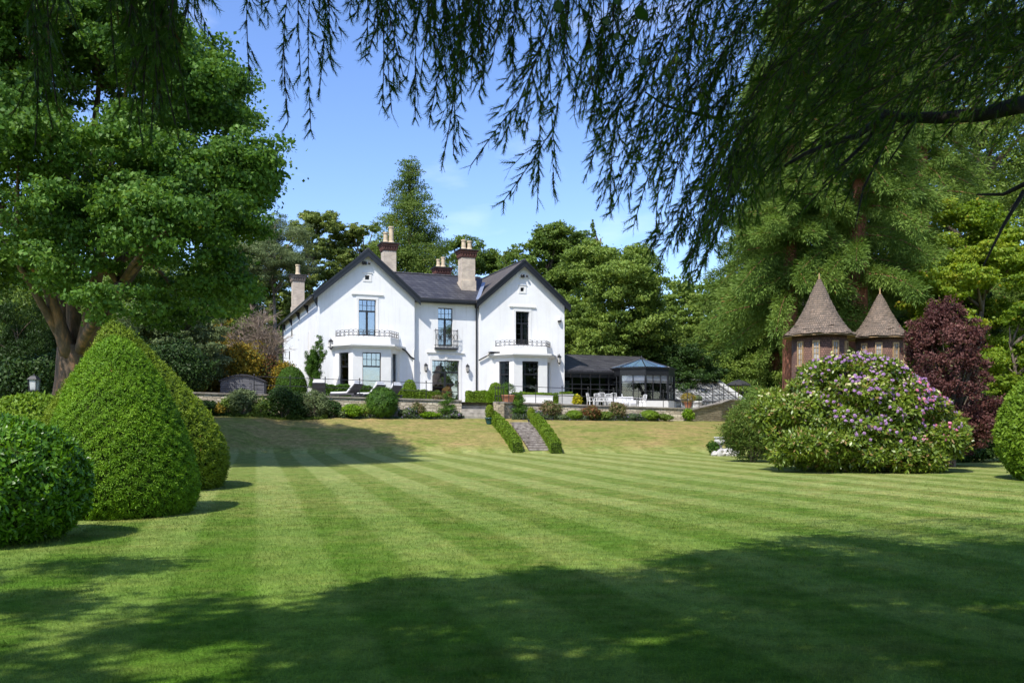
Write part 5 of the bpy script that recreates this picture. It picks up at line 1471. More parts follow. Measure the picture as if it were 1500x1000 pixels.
# ------------------------------------------------------------------ turrets
def turret(label, px, Y, r, zc, hc, lean=0):
    x = X(px, Y); root = thing('shingled_turret', label, 'turret', (x, Y, 0), .3)
    MB().lathe([(r, g(x, Y) - .3), (r, zc + .15)], 0, 0, 32).build('shingled_wall', M['shingle_wall'], root, True)
    ov = r * 1.33
    pf = [(ov, zc), (ov * .76, zc + hc * .13), (ov * .54, zc + hc * .33), (ov * .35, zc + hc * .56), (ov * .19, zc + hc * .79), (.04, zc + hc)]
    # stepped shingle courses
    sp = smooth_prof(pf, 26); st_ = []
    for (a, b), (c, d) in zip(sp[:-1], sp[1:]): st_ += [(a + .022, b), (c + .03, d - .012)]
    st_.append((.03, zc + hc))
    rng = np.random.default_rng(int(px)); m = MB(); m.lathe(st_, 0, 0, 40)
    m.v = [(a * (1 + .015 * rng.normal()), b * (1 + .015 * rng.normal()), c + .012 * rng.normal()) for a, b, c in m.v]
    rf = m.build('conical_roof', M['shingle_roof'], root)
    MB().lathe([(r * .98, zc + .02), (ov * .98, zc - .04), (ov * .98, zc - .07), (r * .98, zc - .02)], 0, 0, 32, cap=False).build('eaves_board', M['oak'], root)
    MB().tube([(0, 0, zc + hc - .1), (0, 0, zc + hc + .28)], [.05, .02], 6).build('finial', M['oak'], root)
    for an in (-115, -75, -150, -38):
        a = math.radians(an) - .3
        f = MB(); w_, h_ = .30, .95
        f.box(-w_/2, -w_/2 + .05, -.05, .05, 0, h_); f.box(w_/2 - .05, w_/2, -.05, .05, 0, h_); f.box(-w_/2, w_/2, -.05, .05, h_, h_ + .07); f.box(-w_/2 - .05, w_/2 + .05, -.10, .05, -.07, 0)
        f.box(-.012, .012, -.02, .02, 0, h_)
        for i in (1, 2, 3): f.box(-w_/2 + .05, w_/2 - .05, -.02, .02, h_ * i / 4 - .01, h_ * i / 4 + .01)
        gl = MB().box(-w_/2 + .03, w_/2 - .03, .0, .02, 0, h_)
        T_ = Matrix.Rotation(a + PI / 2, 4, 'Z') @ Matrix.Translation((0, -r - .01, zc - 1.3))
        for q in (f, gl): q.v = [tuple(T_ @ Vector(v)) for v in q.v]
        fo = f.build('slit_window', M['oak'], root); gl.build('pane', M['glass_green'], fo)
turret('left shingled turret hut with tall cone roof behind the rhododendron', 1200, 38.5, 1.14, Z(492, 38.5), 2.45)
turret('right shingled turret hut with shorter cone roof beside the purple shrub', 1289, 40.5, 1.05, Z(495, 40.5), 2.0)
# ------------------------------------------------------------------ terrace planting
def B(px, top, Y, wpx, mat, lab, name='round_bush', onterr=False, n=6000, size=.10, seed=0, ball=False, cat='shrub', lobes=12, asp=.6, flowers=None):
    x = X(px, Y); z0 = ter(x) if onterr else g(x, Y)
    hh = Z(top, Y) - z0; rx = wpx / 2 / F * Y
    return shrub(name, lab, x, Y, rx, min(rx, 1.0), max(hh, .2) / (1.92 if ball else 1.8), mat, n, size, seed, z0, lobes, cat, asp, ball=ball, w=.75 if ball else .6, flowers=flowers)
def wf(px, off=-.75):   # depth just in front of the wall at that column
    Yd = 54.0
    for _ in range(6): Yd = float(wallY(X(px, Yd))) + off
    return Yd
B(355, 566, wf(355), 46, 'grey', 'grey green round shrub in front of the curved roof store', n=6500, seed=1)
B(300, 583, wf(300), 50, 'dark', 'low dark shrub at the left end of the wall border', n=5000, seed=2)
B(322, 590, wf(322, -.9), 22, 'gold', 'small yellow shrub at the left end of the wall border', n=2500, seed=3)
B(415, 563, wf(415), 62, 'dark', 'large dark rounded shrub hiding the wall below the house corner', n=10000, seed=4, size=.09)
B(460, 570, wf(460), 44, 'grey', 'pale grey green shrub below the leftmost sun lounger', n=7000, seed=5, size=.08)
B(487, 584, wf(487), 30, 'dark', 'dark low shrub with white dots right of the grey shrub', n=3500, seed=6, flowers=('cream', 14, .07))
B(516, 592, wf(516), 40, 'acid', 'bright green leafy clump left of the big clipped ball', n=4500, seed=7)
B(560, 568, wf(560, -.8), 46, 'box_dark', 'big dark green clipped ball against the terrace wall', 'clipped_ball', n=16000, size=.07, seed=8, ball=True, cat='topiary')
B(594, 600, wf(594), 26, 'grey', 'bluish low shrub right of the big clipped ball', n=2500, seed=9)
B(611, 589, wf(611), 22, 'pinkish', 'pink tipped shrub against the wall below the hedge', n=2500, seed=10)
B(630, 602, wf(630), 34, 'acid', 'acid green low clump near the left of the steps', n=3500, seed=11)
B(645, 578, wf(645, .7), 26, 'pinkish', 'cream and pink shrub on the wall by the french doors', onterr=True, n=2600, seed=12)
B(808, 586, wf(808), 30, 'pinkish', 'pink and yellow flecked shrub below the white planter', n=3600, seed=13)
B(841, 601, wf(841), 24, 'box', 'small round green bush below the yellow shrub', 'clipped_ball', n=4500, size=.07, seed=14, ball=True, cat='topiary')
B(866, 590, wf(866), 30, 'rust', 'red leaved shrub below the dining set', n=4200, seed=15)
B(906, 588, wf(906), 26, 'pinkish', 'yellow and red shrub below the right end of the dining set', n=3600, seed=16)
B(951, 601, wf(951), 28, 'box', 'round green clipped bush near the right end of the wall', 'clipped_ball', n=5200, size=.07, seed=17, ball=True, cat='topiary')
B(845, 578, wf(845, .8), 14, 'yellow', 'bright yellow shrub at the end of the low terrace hedge', onterr=True, n=2200, seed=18)
B(1008, 597, wf(1008, -.5), 18, 'acid', 'small green tuft at the foot of the ochre wall', n=1500, seed=19)
for i, (px, top, w_, mt, lab, fl_) in enumerate([
    (335, 578, 26, 'mid', 'green shrub between the yellow shrub and the grey green round shrub', None), (384, 582, 30, 'mid', 'mid green shrub filling the gap left of the large dark shrub', None),
    (438, 588, 26, 'dark', 'low dark shrub between the large dark shrub and the pale grey shrub', None), (533, 590, 22, 'light', 'upright fresh green clump touching the big clipped ball on its left', None),
    (500, 598, 20, 'grey', 'small grey clump left of the bright green clump', ('cream', 10, .06)), (602, 596, 20, 'lavender', 'lavender clump beside the pink tipped shrub', ('mauve', 26, .05)),
    (668, 604, 20, 'lavender', 'lavender clump at the foot of the left wall end', ('mauve', 20, .05)), (785, 600, 24, 'lavender', 'silvery clump right of the right spiral tree', ('mauve', 22, .05)),
    (822, 606, 18, 'grey', 'small grey tuft left of the small round green bush', None), (886, 602, 24, 'light', 'green clump between the red leaved shrub and the flecked shrub', None),
    (926, 604, 26, 'lavender', 'lavender clump left of the round bush near the wall end', ('mauve', 24, .05)), (975, 606, 22, 'mid', 'low green shrub near the right end of the pale wall', None)]):
    B(px, top, wf(px, -.85), w_, mt, lab, n=2600, seed=60 + i, size=.09, flowers=fl_)
def bed(px0, px1, mat, lab, seed, h=.28, n=7000):
    rng = np.random.default_rng(seed)
    root = thing('border_planting', lab, 'flower border', (X(px0, wf(px0)), wf(px0), 0))
    px = rng.uniform(px0, px1, n); Ys = np.array([wf(q, -.75) for q in np.linspace(px0, px1, 30)]); Y = np.interp(px, np.linspace(px0, px1, 30), Ys) + rng.uniform(-.45, .35, n)
    x = (px - 750) / F * Y; z = gz(x, Y) + rng.random(n) * h * (.6 + .4 * np.sin(x * 3 + np.sin(x * 7)))
    p = np.stack([x, Y, z], 1) - np.array(root.location)
    V, r = leaf_quads(rng, p, np.tile([0, -.3, .9], (n, 1)), .10, .35, .4)
    build_quads('foliage', V, r, LM[mat], root)
bed(275, 345, 'dark', 'dark ground cover at the left end of the wall border', 1)
bed(345, 480, 'mid', 'shaded ground cover beneath the rounded shrubs of the wall border', 2)
bed(500, 660, 'lavender', 'low mixed planting along the wall left of the steps', 3)
bed(750, 965, 'lavender', 'silvery low planting along the wall right of the steps', 4, .36, 11000)

def spiral(px, lab, seed):
    rng = np.random.default_rng(seed); Yd = wf(px, -.6); x = X(px, Yd); z0 = g(x, Yd); H = Z(573, Yd) - z0
    root = thing('spiral_topiary', lab, 'topiary', (x, Yd, z0))
    C, R = [], []
    for i in range(34):
        t = i / 33; a = t * 3.1 * 2 * PI; rr = .30 * (1 - t) ** .7 + .03
        C.append((rr * math.cos(a), rr * math.sin(a), .18 + (H - .2) * t)); s_ = .25 * (1 - t) ** .7 + .07; R.append((s_, s_, s_ * .62))
    crown(root, np.array(C), np.array(R), 5200, .06, 'box_dark', rng, .5, .2, .1)
    MB().tube([(0, 0, -.1), (0, 0, H * .95)], [.04, .015], 6).build('trunk', M['bark_grey'], root)
spiral(655, 'spiral clipped box tree at the left of the terrace steps', 31)
spiral(762, 'spiral clipped box tree at the right of the terrace steps', 32)

def tb_(px, Y): x = X(px, Y); return x, Y, ter(x)
# clipped domes and hedges on the terrace
def dome(px, top, Y, wpx, lab, mat='box', seed=0, n=14000):
    x, y, z = tb_(px, Y); hh = Z(top, Y) - z; r = wpx / 2 / F * Y
    topiary('clipped_dome', lab, x, y, [(r * .8, 0), (r, hh * .3), (r * .92, hh * .6), (r * .55, hh * .9), (.01, hh)], mat, n, .07, .55, seed, z0=z, bump=.02, tuft=3, spread=.7)
dome(427, 537, 57.5, 44, 'broad dark yew dome at the front corner of the house', 'box_dark', 1)
dome(600, 556, 58.6, 22, 'small clipped dome between the left bay and the french doors', 'box', 2, 6000)
dome(726, 560, 60.8, 24, 'clipped dome in front of the right bay', 'box', 3, 7000)
dome(734, 568, 59.6, 20, 'smaller clipped dome beside the terracotta pot', 'box', 4, 6000)
def columnar():
    rng = np.random.default_rng(40); x, y, z = tb_(462, 57.2); H = Z(496, 57.2) - z
    root = thing('columnar_yew', 'upright dark columnar yew beside the left corner of the house', 'tree', (x, y, z))
    C, R = [], []
    for i in range(22):
        a = rng.random() * 2 * PI; t = rng.random(); rr = .42 * math.sin(min(1, .3 + .55 * t) * PI) ** .5 * rng.random() ** .4
        C.append((rr * math.cos(a), rr * math.sin(a), .9 + (H - 1.15) * t)); R.append((.26, .26, .50))
    crown(root, np.array(C), np.array(R), 34000, .075, 'box_dark', rng, .4, .5, .2)
    mb = MB()
    for i in range(7):
        a = i * .9; mb.tube([(.08 * math.cos(a), .08 * math.sin(a), 0), (.3 * math.cos(a), .3 * math.sin(a), 1.4)], [.05, .035], 5)
    mb.build('trunk', M['bark_pale'], root)
columnar()
def hd(px0, px1, Y0, Y1, wd, top0, mat, lab, seed, n=9000):
    a, b = tb_(px0, Y0), tb_(px1, Y1); h = Z(top0, Y0) - a[2]
    hedge('clipped_hedge', lab, [(a[0], a[1]), (b[0], b[1])], wd, h, mat, n, .075, seed, [a[2], b[2]])
hd(472, 562, 56.4, 57.9, .7, 563, 'box_dark', 'low dark hedge behind the sun loungers', 1)
hd(566, 641, 56.6, 58.2, .8, 570, 'box', 'low clipped hedge right of the sun loungers', 2)
hd(684, 714, 58.3, 58.6, 1.3, 573, 'box', 'bright box hedge block at the right of the terrace steps', 3, 8000)
hd(713, 733, 57.6, 57.9, .8, 573, 'acid', 'yellow green hedge block joined to the box hedge block', 4, 5000)
hd(752, 842, 59.6, 60.8, .6, 575, 'box', 'low green hedge along the white planters', 5)
# hedges flanking the flight on the bank
def bankhedge(pa, ya, pb, yb, Ya, Yb, lab, seed):
    pts = []
    for t in np.linspace(0, 1, 7):
        Yd = Ya + (Yb - Ya) * t; px = pa + (pb - pa) * t; pts.append((X(px, Yd), Yd))
    hedge('clipped_hedge', lab, pts, .52, .55, 'box', 16000, .055, seed)
bankhedge(719, 0, 758, 0, 52.2, 43.6, 'bright clipped hedge down the left side of the bank steps', 6)
bankhedge(783, 0, 815, 0, 51.6, 43.2, 'bright clipped hedge down the right side of the bank steps', 7)

# pots
def pot(name, lab, x, y, z, r, h, mat, plant=None, pmat='box', ph=.4, seed=0, pr=None):
    root = thing(name, lab, 'plant pot', (x, y, z))
    MB().lathe([(r * .62, 0), (r * .8, h * .35), (r * .98, h * .85), (r * 1.08, h * .87), (r * 1.08, h), (r * .92, h), (r * .88, h * .85)], 0, 0, 18, cap=False).build('pot', M[mat], root, True)
    MB().lathe([(r * .9, h * .8), (r * .9, h * .84)], 0, 0, 14).build('soil', M['soil'], root)
    if plant:
        rng = np.random.default_rng(seed); pr = pr or r
        p, d, k = lobe_points(rng, np.array([[0, 0, h + ph * .4]]), np.array([[pr, pr, ph * .6]]), 2600, .1, .3)
        V, rr = leaf_quads(rng, p, d, .055, .5, .6); build_quads('plant', V, rr, LM[pmat], root)
x = X(717, 50.6); pot('glazed_pot', 'teal glazed pot holding a clipped box ball at the top of the bank steps', x, 50.6, g(x, 50.6), .26, .36, 'teal', True, 'yew_b', .75, 1)
x = X(778, 51.9); pot('glazed_pot', 'small dark pot with a yellowish box ball right of the bank steps', x, 51.9, g(x, 51.9), .22, .2, 'darkpot', True, 'yew_b', .7, 2)
x, y, z = tb_(744, 57.2); pot('terracotta_pot', 'large terracotta pot with dark foliage at the right of the steps', x, y, z, .42, .6, 'terracotta', True, 'box_dark', .8, 3, .5)
x, y, z = tb_(655, 56.2); pot('terracotta_pot', 'terracotta pot with flowers left of the terrace steps', x, y, z, .25, .4, 'terracotta', True, 'rust', .6, 4, .32)
x, y, z = tb_(1008, 59.0); pot('terracotta_pot', 'terracotta pot with yellow plant at the right end of the wall', x, y, z + .1, .28, .4, 'terracotta', True, 'gold', .6, 5, .5)
x, y, z = tb_(1022, 60.2); pot('white_pot', 'small square white pot beside the greenhouse railing', x, y, z, .3, .6, 'trim', True, 'grey', .4, 6)

# white planters by the right bay
def planter(px, Y, w, lab, mat, h=.62):
    x, y, z = tb_(px, Y); root = thing('long_planter', lab, 'planter', (x, y, z), .29)
    b = MB(); b.box(-w/2, w/2, -.25, .25, 0, h); b.box(-w/2 - .03, w/2 + .03, -.28, .28, h, h + .06); b.build('trough', M[mat], root)
    rng = np.random.default_rng(int(px)); n = 1800
    p = np.stack([rng.uniform(-w/2, w/2, n), rng.uniform(-.22, .22, n), h + .05 + rng.random(n) * .18], 1)
    V, r = leaf_quads(rng, p, np.tile([0, 0, 1.], (n, 1)), .07, .5, .4); build_quads('plant', V, r, LM['box'], root)
planter(788, 58.6, 1.9, 'long white planter in front of the right bay', 'trim')
planter(829, 59.5, .85, 'short grey planter right of the long white planter', 'planter', .75)

# ------------------------------------------------------------------ sun loungers
def lounger():
    root = thing('sun_lounger', '', 'sun lounger', (0, 0, 0))
    f = MB(); f.box(-.33, .33, -.95, .45, .26, .32)
    f.box(-.36, -.33, -.98, .98, .24, .32); f.box(.33, .36, -.98, .98, .24, .32); f.box(-.33, .33, -.98, -.95, .24, .32)
    f.build('frame', M['fabric_grey'], root)
    for sx in (-.34, .34):
        for sy in (-.85, .85): MB().box(sx - .03, sx + .03, sy - .03, sy + .03, 0, .24).build('leg', M['fabric_grey'], root)
    MB().box(-.31, .31, -.95, .38, .325, .42).build('mattress', M['fabric_white'], root, bevel=.03)
    m = MB(); m.extrude([(-.31, .38, .34), (-.31, .98, .86), (-.31, .92, .94), (-.31, .34, .43)], (.62, 0, 0)); m.build('backrest', M['fabric_white'], root, bevel=.02)
    m = MB(); m.extrude([(-.33, .42, .30), (-.33, 1.02, .84), (-.33, 1.04, .81), (-.33, .45, .27)], (.66, 0, 0)); m.build('backrest_frame', M['fabric_grey'], root)
    m = MB(); m.extrude([(-.27, .76, .80), (-.27, .95, .97), (-.27, .90, 1.04), (-.27, .72, .87)], (.54, 0, 0)); m.build('head_cushion', M['fabric_white'], root, bevel=.03)
    return root
L0 = lounger()
labs = [(466, 54.4, 2.9, 'leftmost sun lounger by the columnar yew'), (507, 54.6, 2.2, 'second sun lounger from the left turned sideways'),
        (541, 55.1, 2.25, 'third sun lounger from the left behind the clipped ball'), (566, 55.7, 2.3, 'rightmost sun lounger mostly hidden by the clipped ball')]
for i, (px, Y, rz, lab) in enumerate(labs):
    x, y, z = tb_(px, Y); o = L0 if i == 0 else copy_thing(L0, (0, 0, 0))
    o.location = (x, y, z); o.rotation_euler = (0, 0, -rz); o['label'] = 'white and charcoal ' + lab; o['group'] = 'sun loungers on the terrace'; o.scale = (1.1, 1.1, 1.1)
# ------------------------------------------------------------------ dining set
def chair():
    root = thing('garden_chair', '', 'chair', (0, 0, 0))
    MB().box(-.24, .24, -.22, .22, .42, .46).build('seat', M['white_paint'], root)
    for sx in (-.22, .22):
        for sy in (-.2, .2): MB().tube([(sx * 1.08, sy * 1.1, 0), (sx, sy, .42)], .018, 6).build('leg', M['white_paint'], root)
    b = MB()
    for sx in (-.22, .22): b.tube([(sx, .2, .44), (sx, .28, .95)], .018, 6)
    b.tube([(-.22, .28, .95), (-.1, .285, .98), (.1, .285, .98), (.22, .28, .95)], .02, 6)
    for k in range(5): b.tube([(-.16 + k * .08, .21, .46), (-.16 + k * .08, .28, .95)], .011, 5)
    b.build('backrest', M['white_paint'], root)
    for sx in (-.25, .25):
        MB().tube([(sx, .22, .66), (sx, -.18, .66), (sx, -.2, .42)], .018, 6).build('armrest', M['white_paint'], root)
    return root
def table(lab, px, Y, w=1.7):
    x, y, z = tb_(px, Y); root = thing('garden_table', lab, 'table', (x, y, z), .25)
    MB().box(-w/2, w/2, -.45, .45, .70, .74).build('tabletop', M['white_paint'], root, bevel=.01)
    for sx in (-w/2 + .1, w/2 - .1):
        for sy in (-.36, .36): MB().tube([(sx, sy, 0), (sx * .96, sy, .70)], .025, 6).build('leg', M['white_paint'], root)
table('white metal dining table at the left of the dining terrace', 884, 60.4, 1.9)
table('small white metal table in front of the orangery', 928, 61.0, 1.0)
C0 = chair()
for i, (px, Y, rz, lab) in enumerate([(866, 60.6, 1.6, 'at the left head of the long table'), (877, 61.2, .1, 'behind the left half of the long table'), (893, 61.3, -.1, 'behind the right half of the long table'),
                                      (880, 59.7, 3.0, 'in front of the left half of the long table'), (896, 59.8, 3.3, 'in front of the right half of the long table'), (917, 60.9, 1.3, 'left of the small table'), (940, 61.2, -1.4, 'right of the small table')]):
    x, y, z = tb_(px, Y); o = C0 if i == 0 else copy_thing(C0, (0, 0, 0))
    o.location = (x, y, z); o.rotation_euler = (0, 0, rz + .25); o['label'] = 'white metal garden chair ' + lab; o['group'] = 'white chairs on the dining terrace'
def bench():
    x, y, z = tb_(912, 62.6); root = thing('garden_sofa', 'pale cushioned garden sofa between the dining table and the orangery', 'sofa', (x, y, z), .3)
    MB().box(-.95, .95, -.38, .38, .1, .3).build('base', M['planter'], root); MB().box(-.9, .9, -.36, .2, .3, .46).build('seat_cushion', M['fabric_white'], root, bevel=.04)
    MB().box(-.95, .95, .2, .38, .3, .85).build('backrest', M['fabric_white'], root, bevel=.04)
    for s_ in (-1, 1): MB().box(s_ * .95 - .08, s_ * .95 + .08, -.38, .199, .302, .62).build('armrest', M['planter'], root)
bench()
def parasol():
    x, y = X(1082, 66), 66.0; z = 2.8; root = thing('closed_parasol', 'dark tilted garden parasol above the ochre wall right of the greenhouse', 'parasol', (x, y, z))
    MB().tube([(0, 0, 0), (0, 0, 1.75)], .03, 8).build('pole', M['oak'], root)
    MB().lathe([(.95, 1.4), (.93, 1.46), (.5, 1.72), (.05, 1.86)], 0, 0, 8, cap=False).build('canopy', M['canvas_dark'], root)
    MB().lathe([(.28, 0), (.28, .08), (.06, .1)], 0, 0, 12).build('base', M['planter'], root)
parasol()

# ------------------------------------------------------------------ urn group at the foot of the bank
Yu = 41.0
def rock(px, Y, w, h, lab, seed):
    x = X(px, Y); z = g(x, Y); rng = np.random.default_rng(seed); root_loc = (x, Y, z)
    m = MB().lathe([(w * .5, -.03), (w * .55, h * .3), (w * .45, h * .8), (w * .2, h)], 0, 0, 8); m.v = [(a + rng.normal() * .03, b + rng.normal() * .03, c + rng.normal() * .02) for a, b, c in m.v]
    o = m.build('white_stone', M['urn']); o.location = root_loc; tag(o, lab, 'stone', 'white stones at the foot of the bank')
rock(1047, Yu - .2, .30, .22, 'small stone at the left end of the white stone row', 1); rock(1056, Yu - .25, .42, .30, 'second white stone from the left under the white urn', 2)
rock(1067, Yu - .2, .46, .34, 'largest white stone between the urn and the dark pot', 3); rock(1077, Yu - .1, .32, .26, 'rightmost white stone beside the dwarf pine', 4)
x = X(1057, Yu); r_ = thing('stone_urn', 'white stone urn standing behind the white stones', 'urn', (x, Yu + .3, g(x, Yu)))
MB().box(-.22, .22, -.2, .2, 0, .32).build('plinth', M['urn'], r_, bevel=.02)
MB().lathe([(.16, .321), (.08, .38), (.10, .44), (.24, .56), (.27, .72), (.22, .78), (.29, .82), (.29, .86)], 0, 0, 16).build('bowl', M['urn'], r_, True)
x = X(1070, Yu + .4); pot('slate_pot', 'dark slate pot with yellow green plant beside the white urn', x, Yu + .4, g(x, Yu) + .15, .26, .55, 'darkpot', True, 'acid', .6, 9)
shrub('garden_shrub', 'small dark shrub left of the white urn', X(1045, Yu + .2), Yu + .2, .28, .28, .42, 'box_dark', 1800, .07, 90)

# ------------------------------------------------------------------ the conifer the camera stands under
def edge(x): return np.interp(x, [-12, -8, -6, -4.4, -3.6, -2.9, -2.4, -1.9, -1.0, .35, 1.5, 2.7, 4.45, 6.7, 12], [9.8, 10.0, 10.4, 10.9, 9.6, 8.7, 7.4, 7.6, 8.8, 9.1, 9.7, 11.3, 12.3, 11.6, 12.5])
def shoots(P0, D, rng, length=.082, width=.030, needles=5):
    """feathery needle shoots starting at P0 along D; returns triangles (n,3,3)"""
    n = len(P0); L = (length * (.7 + .6 * rng.random(n)))[:, None]
    side = unit(np.cross(D, rdir(rng, n))); out = []
    # central blade
    out.append(np.stack([P0 - side * width * .22, P0 + side * width * .22, P0 + D * L], 1))
    for j in range(needles):
        for sg in (-1, 1):
            t = (j + .3 + .3 * sg * .5) / needles * .85
            q = P0 + D * L * t; nd = unit(D * .85 + side * sg * .50 + rdir(rng, n) * .15)
            nl = L * (.46 - .16 * j / needles); wv = D * width * .13
            out.append(np.stack([q - wv, q + wv, q + nd * nl], 1))
    return np.concatenate(out)
def overhang():
    rng = np.random.default_rng(17)
    bx, by = 8.2, 1.0
    root = thing('overhanging_conifer', 'dark drooping conifer whose feathery boughs hang over the camera from the right', 'tree', (bx, by, 0))
    O = np.array([bx, by, 0.])
    T_, wood, woodr = [], MB(), 0
    P_s, D_s = [], []
    lines = []
    def strand(top, tip, dens=1.0, br=.30, seedlen=None):
        """a hanging branchlet from top to tip with side twigs and shoots"""
        top, tip = np.array(top, float), np.array(tip, float); v = tip - top; L = np.linalg.norm(v)
        side = unit(np.array([rng.normal(), rng.normal(), 0.]))
        n = max(4, int(L / .05))
        ts = np.linspace(0, 1, n); pts = top + v * ts[:, None] + side * (np.sin(ts * PI) * L * .06)[:, None] + np.array([0, 0, 1]) * (np.sin(ts * PI) * L * .05)[:, None]
        wood.tube([Vector(p) - Vector(O) for p in pts[::max(1, n // 6)]] + [Vector(pts[-1]) - Vector(O)], .0035, 3, False)
        ax = unit(v)
        # shoots straight on the axis near the tip
        for i, p in enumerate(pts):
            if ts[i] > .3:
                for q in (0, 1):
                    a = rng.random() * 2 * PI; perp = unit(np.cross(ax, [math.cos(a), math.sin(a), .1]))
                    P_s.append(p); D_s.append(unit(ax * .80 + perp * .50))
            # side twigs
            dist_tip = (1 - ts[i]) * L
            if rng.random() < .22 * dens and dist_tip > .16:
                a = rng.random() * 2 * PI; perp = unit(np.cross(ax, [math.cos(a), math.sin(a), .1])); tl = min(br, dist_tip * .55) * rng.uniform(.6, 1.2)
                d0 = unit(ax * .75 + perp * .6 + np.array([0, 0, -.15])); m = max(3, int(tl / .032)); u = (np.arange(m) + 1) / m
                tp = p + d0 * (u * tl)[:, None] + np.array([0, 0, -.25 * tl]) * (u ** 2)[:, None]
                wood.tube([Vector(p) - Vector(O), Vector(tp[m // 2]) - Vector(O), Vector(tp[-1]) - Vector(O)], .0022, 3, False)
                for qq in tp:
                    a = rng.random() * 2 * PI; pp = unit(np.cross(d0, [math.cos(a), math.sin(a), .1]))
                    P_s.append(qq); D_s.append(unit(d0 * .8 + pp * .5 + np.array([0, 0, -.12])))
                P_s.append(tp[-1]); D_s.append(d0)
    def S(px, py, Y, up=1.2, dx=0.):
        tip = P(px, py, Y)
        strand((tip.x + dx, Y + rng.uniform(-.2, .2), tip.z + up), tuple(tip))
    # left and middle: long strands against the sky
    for px, py, up, dx in [(365, 112, .8, .08), (422, 178, 1.0, .12), (455, 190, 1.1, .02), (485, 95, .8, .05), (440, 110, .8, .1), (468, 130, 1.0, -.02), (275, 30, .6, 0), (285, 22, .5, .1), (252, 45, .6, .1),
                           (512, 20, .5, .0), (535, 85, .8, -.1), (560, 155, 1.0, -.1), (574, 166, 1.0, .02), (608, 172, 1.0, .1), (630, 168, 1.0, .08), (648, 238, 1.2, .05), (664, 226, 1.2, -.02), (590, 110, .8, -.1), (545, 60, .7, -.05),
                           (615, 120, .9, 0), (640, 150, 1.0, .0), (655, 140, 1.0, .08), (676, 150, 1.0, .02), (690, 242, .5, .35), (735, 205, .6, .25), (702, 140, .9, .1), (720, 95, .8, .02), (738, 294, .45, .30), (787, 302, 1.2, .02),
                           (765, 190, .8, .2), (808, 205, .9, .05), (815, 250, 1.0, -.02), (850, 160, .8, .1), (752, 130, .8, .1), (780, 120, .9, .1), (832, 110, .8, .1), (820, 60, .7, 0), (868, 130, .8, 0), (700, 60, .7, .1), (640, 70, .7, .0), (604, 60, .7, .05), (668, 90, .8, .0), (745, 70, .7, .1)]:
        S(px, py, rng.uniform(4.7, 5.5), up, dx)
    for i in range(22):     # thick tangle at the top middle
        px = rng.normal(640, 48); S(px, rng.uniform(20, 130), rng.uniform(4.8, 6.2), .9, rng.uniform(-.1, .15))
    for i in range(26):
        px = rng.uniform(690, 1010); S(px, rng.uniform(10, 90 + (px - 690) * .55), rng.uniform(5.0, 6.5), .8, rng.uniform(.0, .3))
    # far left: blurred strands in front of the maple
    for i in range(30):
        px = rng.choice([60, 80, 190, 215, 245, 265], p=[.1, .2, .25, .25, .1, .1]) + rng.normal() * 14; S(px, rng.uniform(40, 215), rng.uniform(3.6, 4.4), .9, rng.uniform(-.1, .1))
    # middle right fringe over the chestnut
    lowx = [850, 870, 900, 930, 960, 985, 1010, 1040, 1075, 1120, 1170, 1230, 1300, 1380, 1450, 1510]
    lowy = [230, 300, 335, 330, 395, 420, 425, 385, 350, 315, 340, 330, 270, 250, 270, 280]
    for i in range(85):
        px = rng.uniform(850, 1060); lim = np.interp(px, lowx, lowy); py = lim * (1 - rng.random() ** 1.8 * .85)
        if py > lim: continue
        S(px, py, rng.uniform(5.2, 7.0), rng.uniform(.6, 1.0), rng.uniform(.1, .6))
    # dense dark canopy on the right, several depths
    for i in range(400):
        px = 1020 + 560 * rng.random(); lim = np.interp(px, lowx, lowy); t = rng.random() ** 1.05; py = -40 + (lim - 20 + 40) * t
        if px > 1180 and py > 230 and rng.random() < .62: continue
        if px > 1300 and py > 170 and rng.random() < .35: continue
        Yd = rng.uniform(5.0, 10.5); S(px, py, Yd, rng.uniform(.35, .7) * (1 + .06 * Yd), rng.uniform(.2, 1.1))
    # thick limbs
    def limb(pix, r0, r1):
        pts = [Vector(P(*q)) - Vector(O) for q in pix]; n = len(pts)
        wood.tube(pts, [r0 + (r1 - r0) * i / (n - 1) for i in range(n)], 7)
    limb([(1700, 150, 4.6), (1600, 150, 5.8), (1500, 153, 6.6), (1440, 168, 6.9), (1380, 173, 7.0), (1320, 173, 7.1), (1290, 165, 7.2), (1262, 155, 7.3)], .085, .022)
    limb([(1292, 172, 7.1), (1258, 198, 7.0), (1215, 212, 6.9), (1180, 225, 6.8), (1150, 243, 6.7)], .03, .012)
    limb([(1262, 156, 7.3), (1235, 178, 7.3), (1200, 203, 7.3), (1160, 232, 7.3)], .018, .006)
    limb([(1295, 175, 7.1), (1262, 215, 7.0), (1230, 245, 6.9), (1205, 270, 6.8)], .022, .006)
    limb([(1310, 178, 7.1), (1290, 225, 7.0), (1265, 275, 6.9), (1252, 335, 6.8)], .016, .004)
    limb([(1340, 178, 7.1), (1320, 210, 7.1), (1300, 240, 7.1)], .014, .004)
    limb([(1620, 250, 6.5), (1500, 270, 7.2), (1470, 285, 7.3), (1430, 285, 7.4)], .03, .008)
    limb([(1500, 280, 7.2), (1470, 330, 7.1), (1440, 390, 7.0)], .02, .006)
    limb([(1060, 175, 7.0), (1010, 165, 6.8), (975, 155, 6.6), (945, 135, 6.5)], .016, .006)
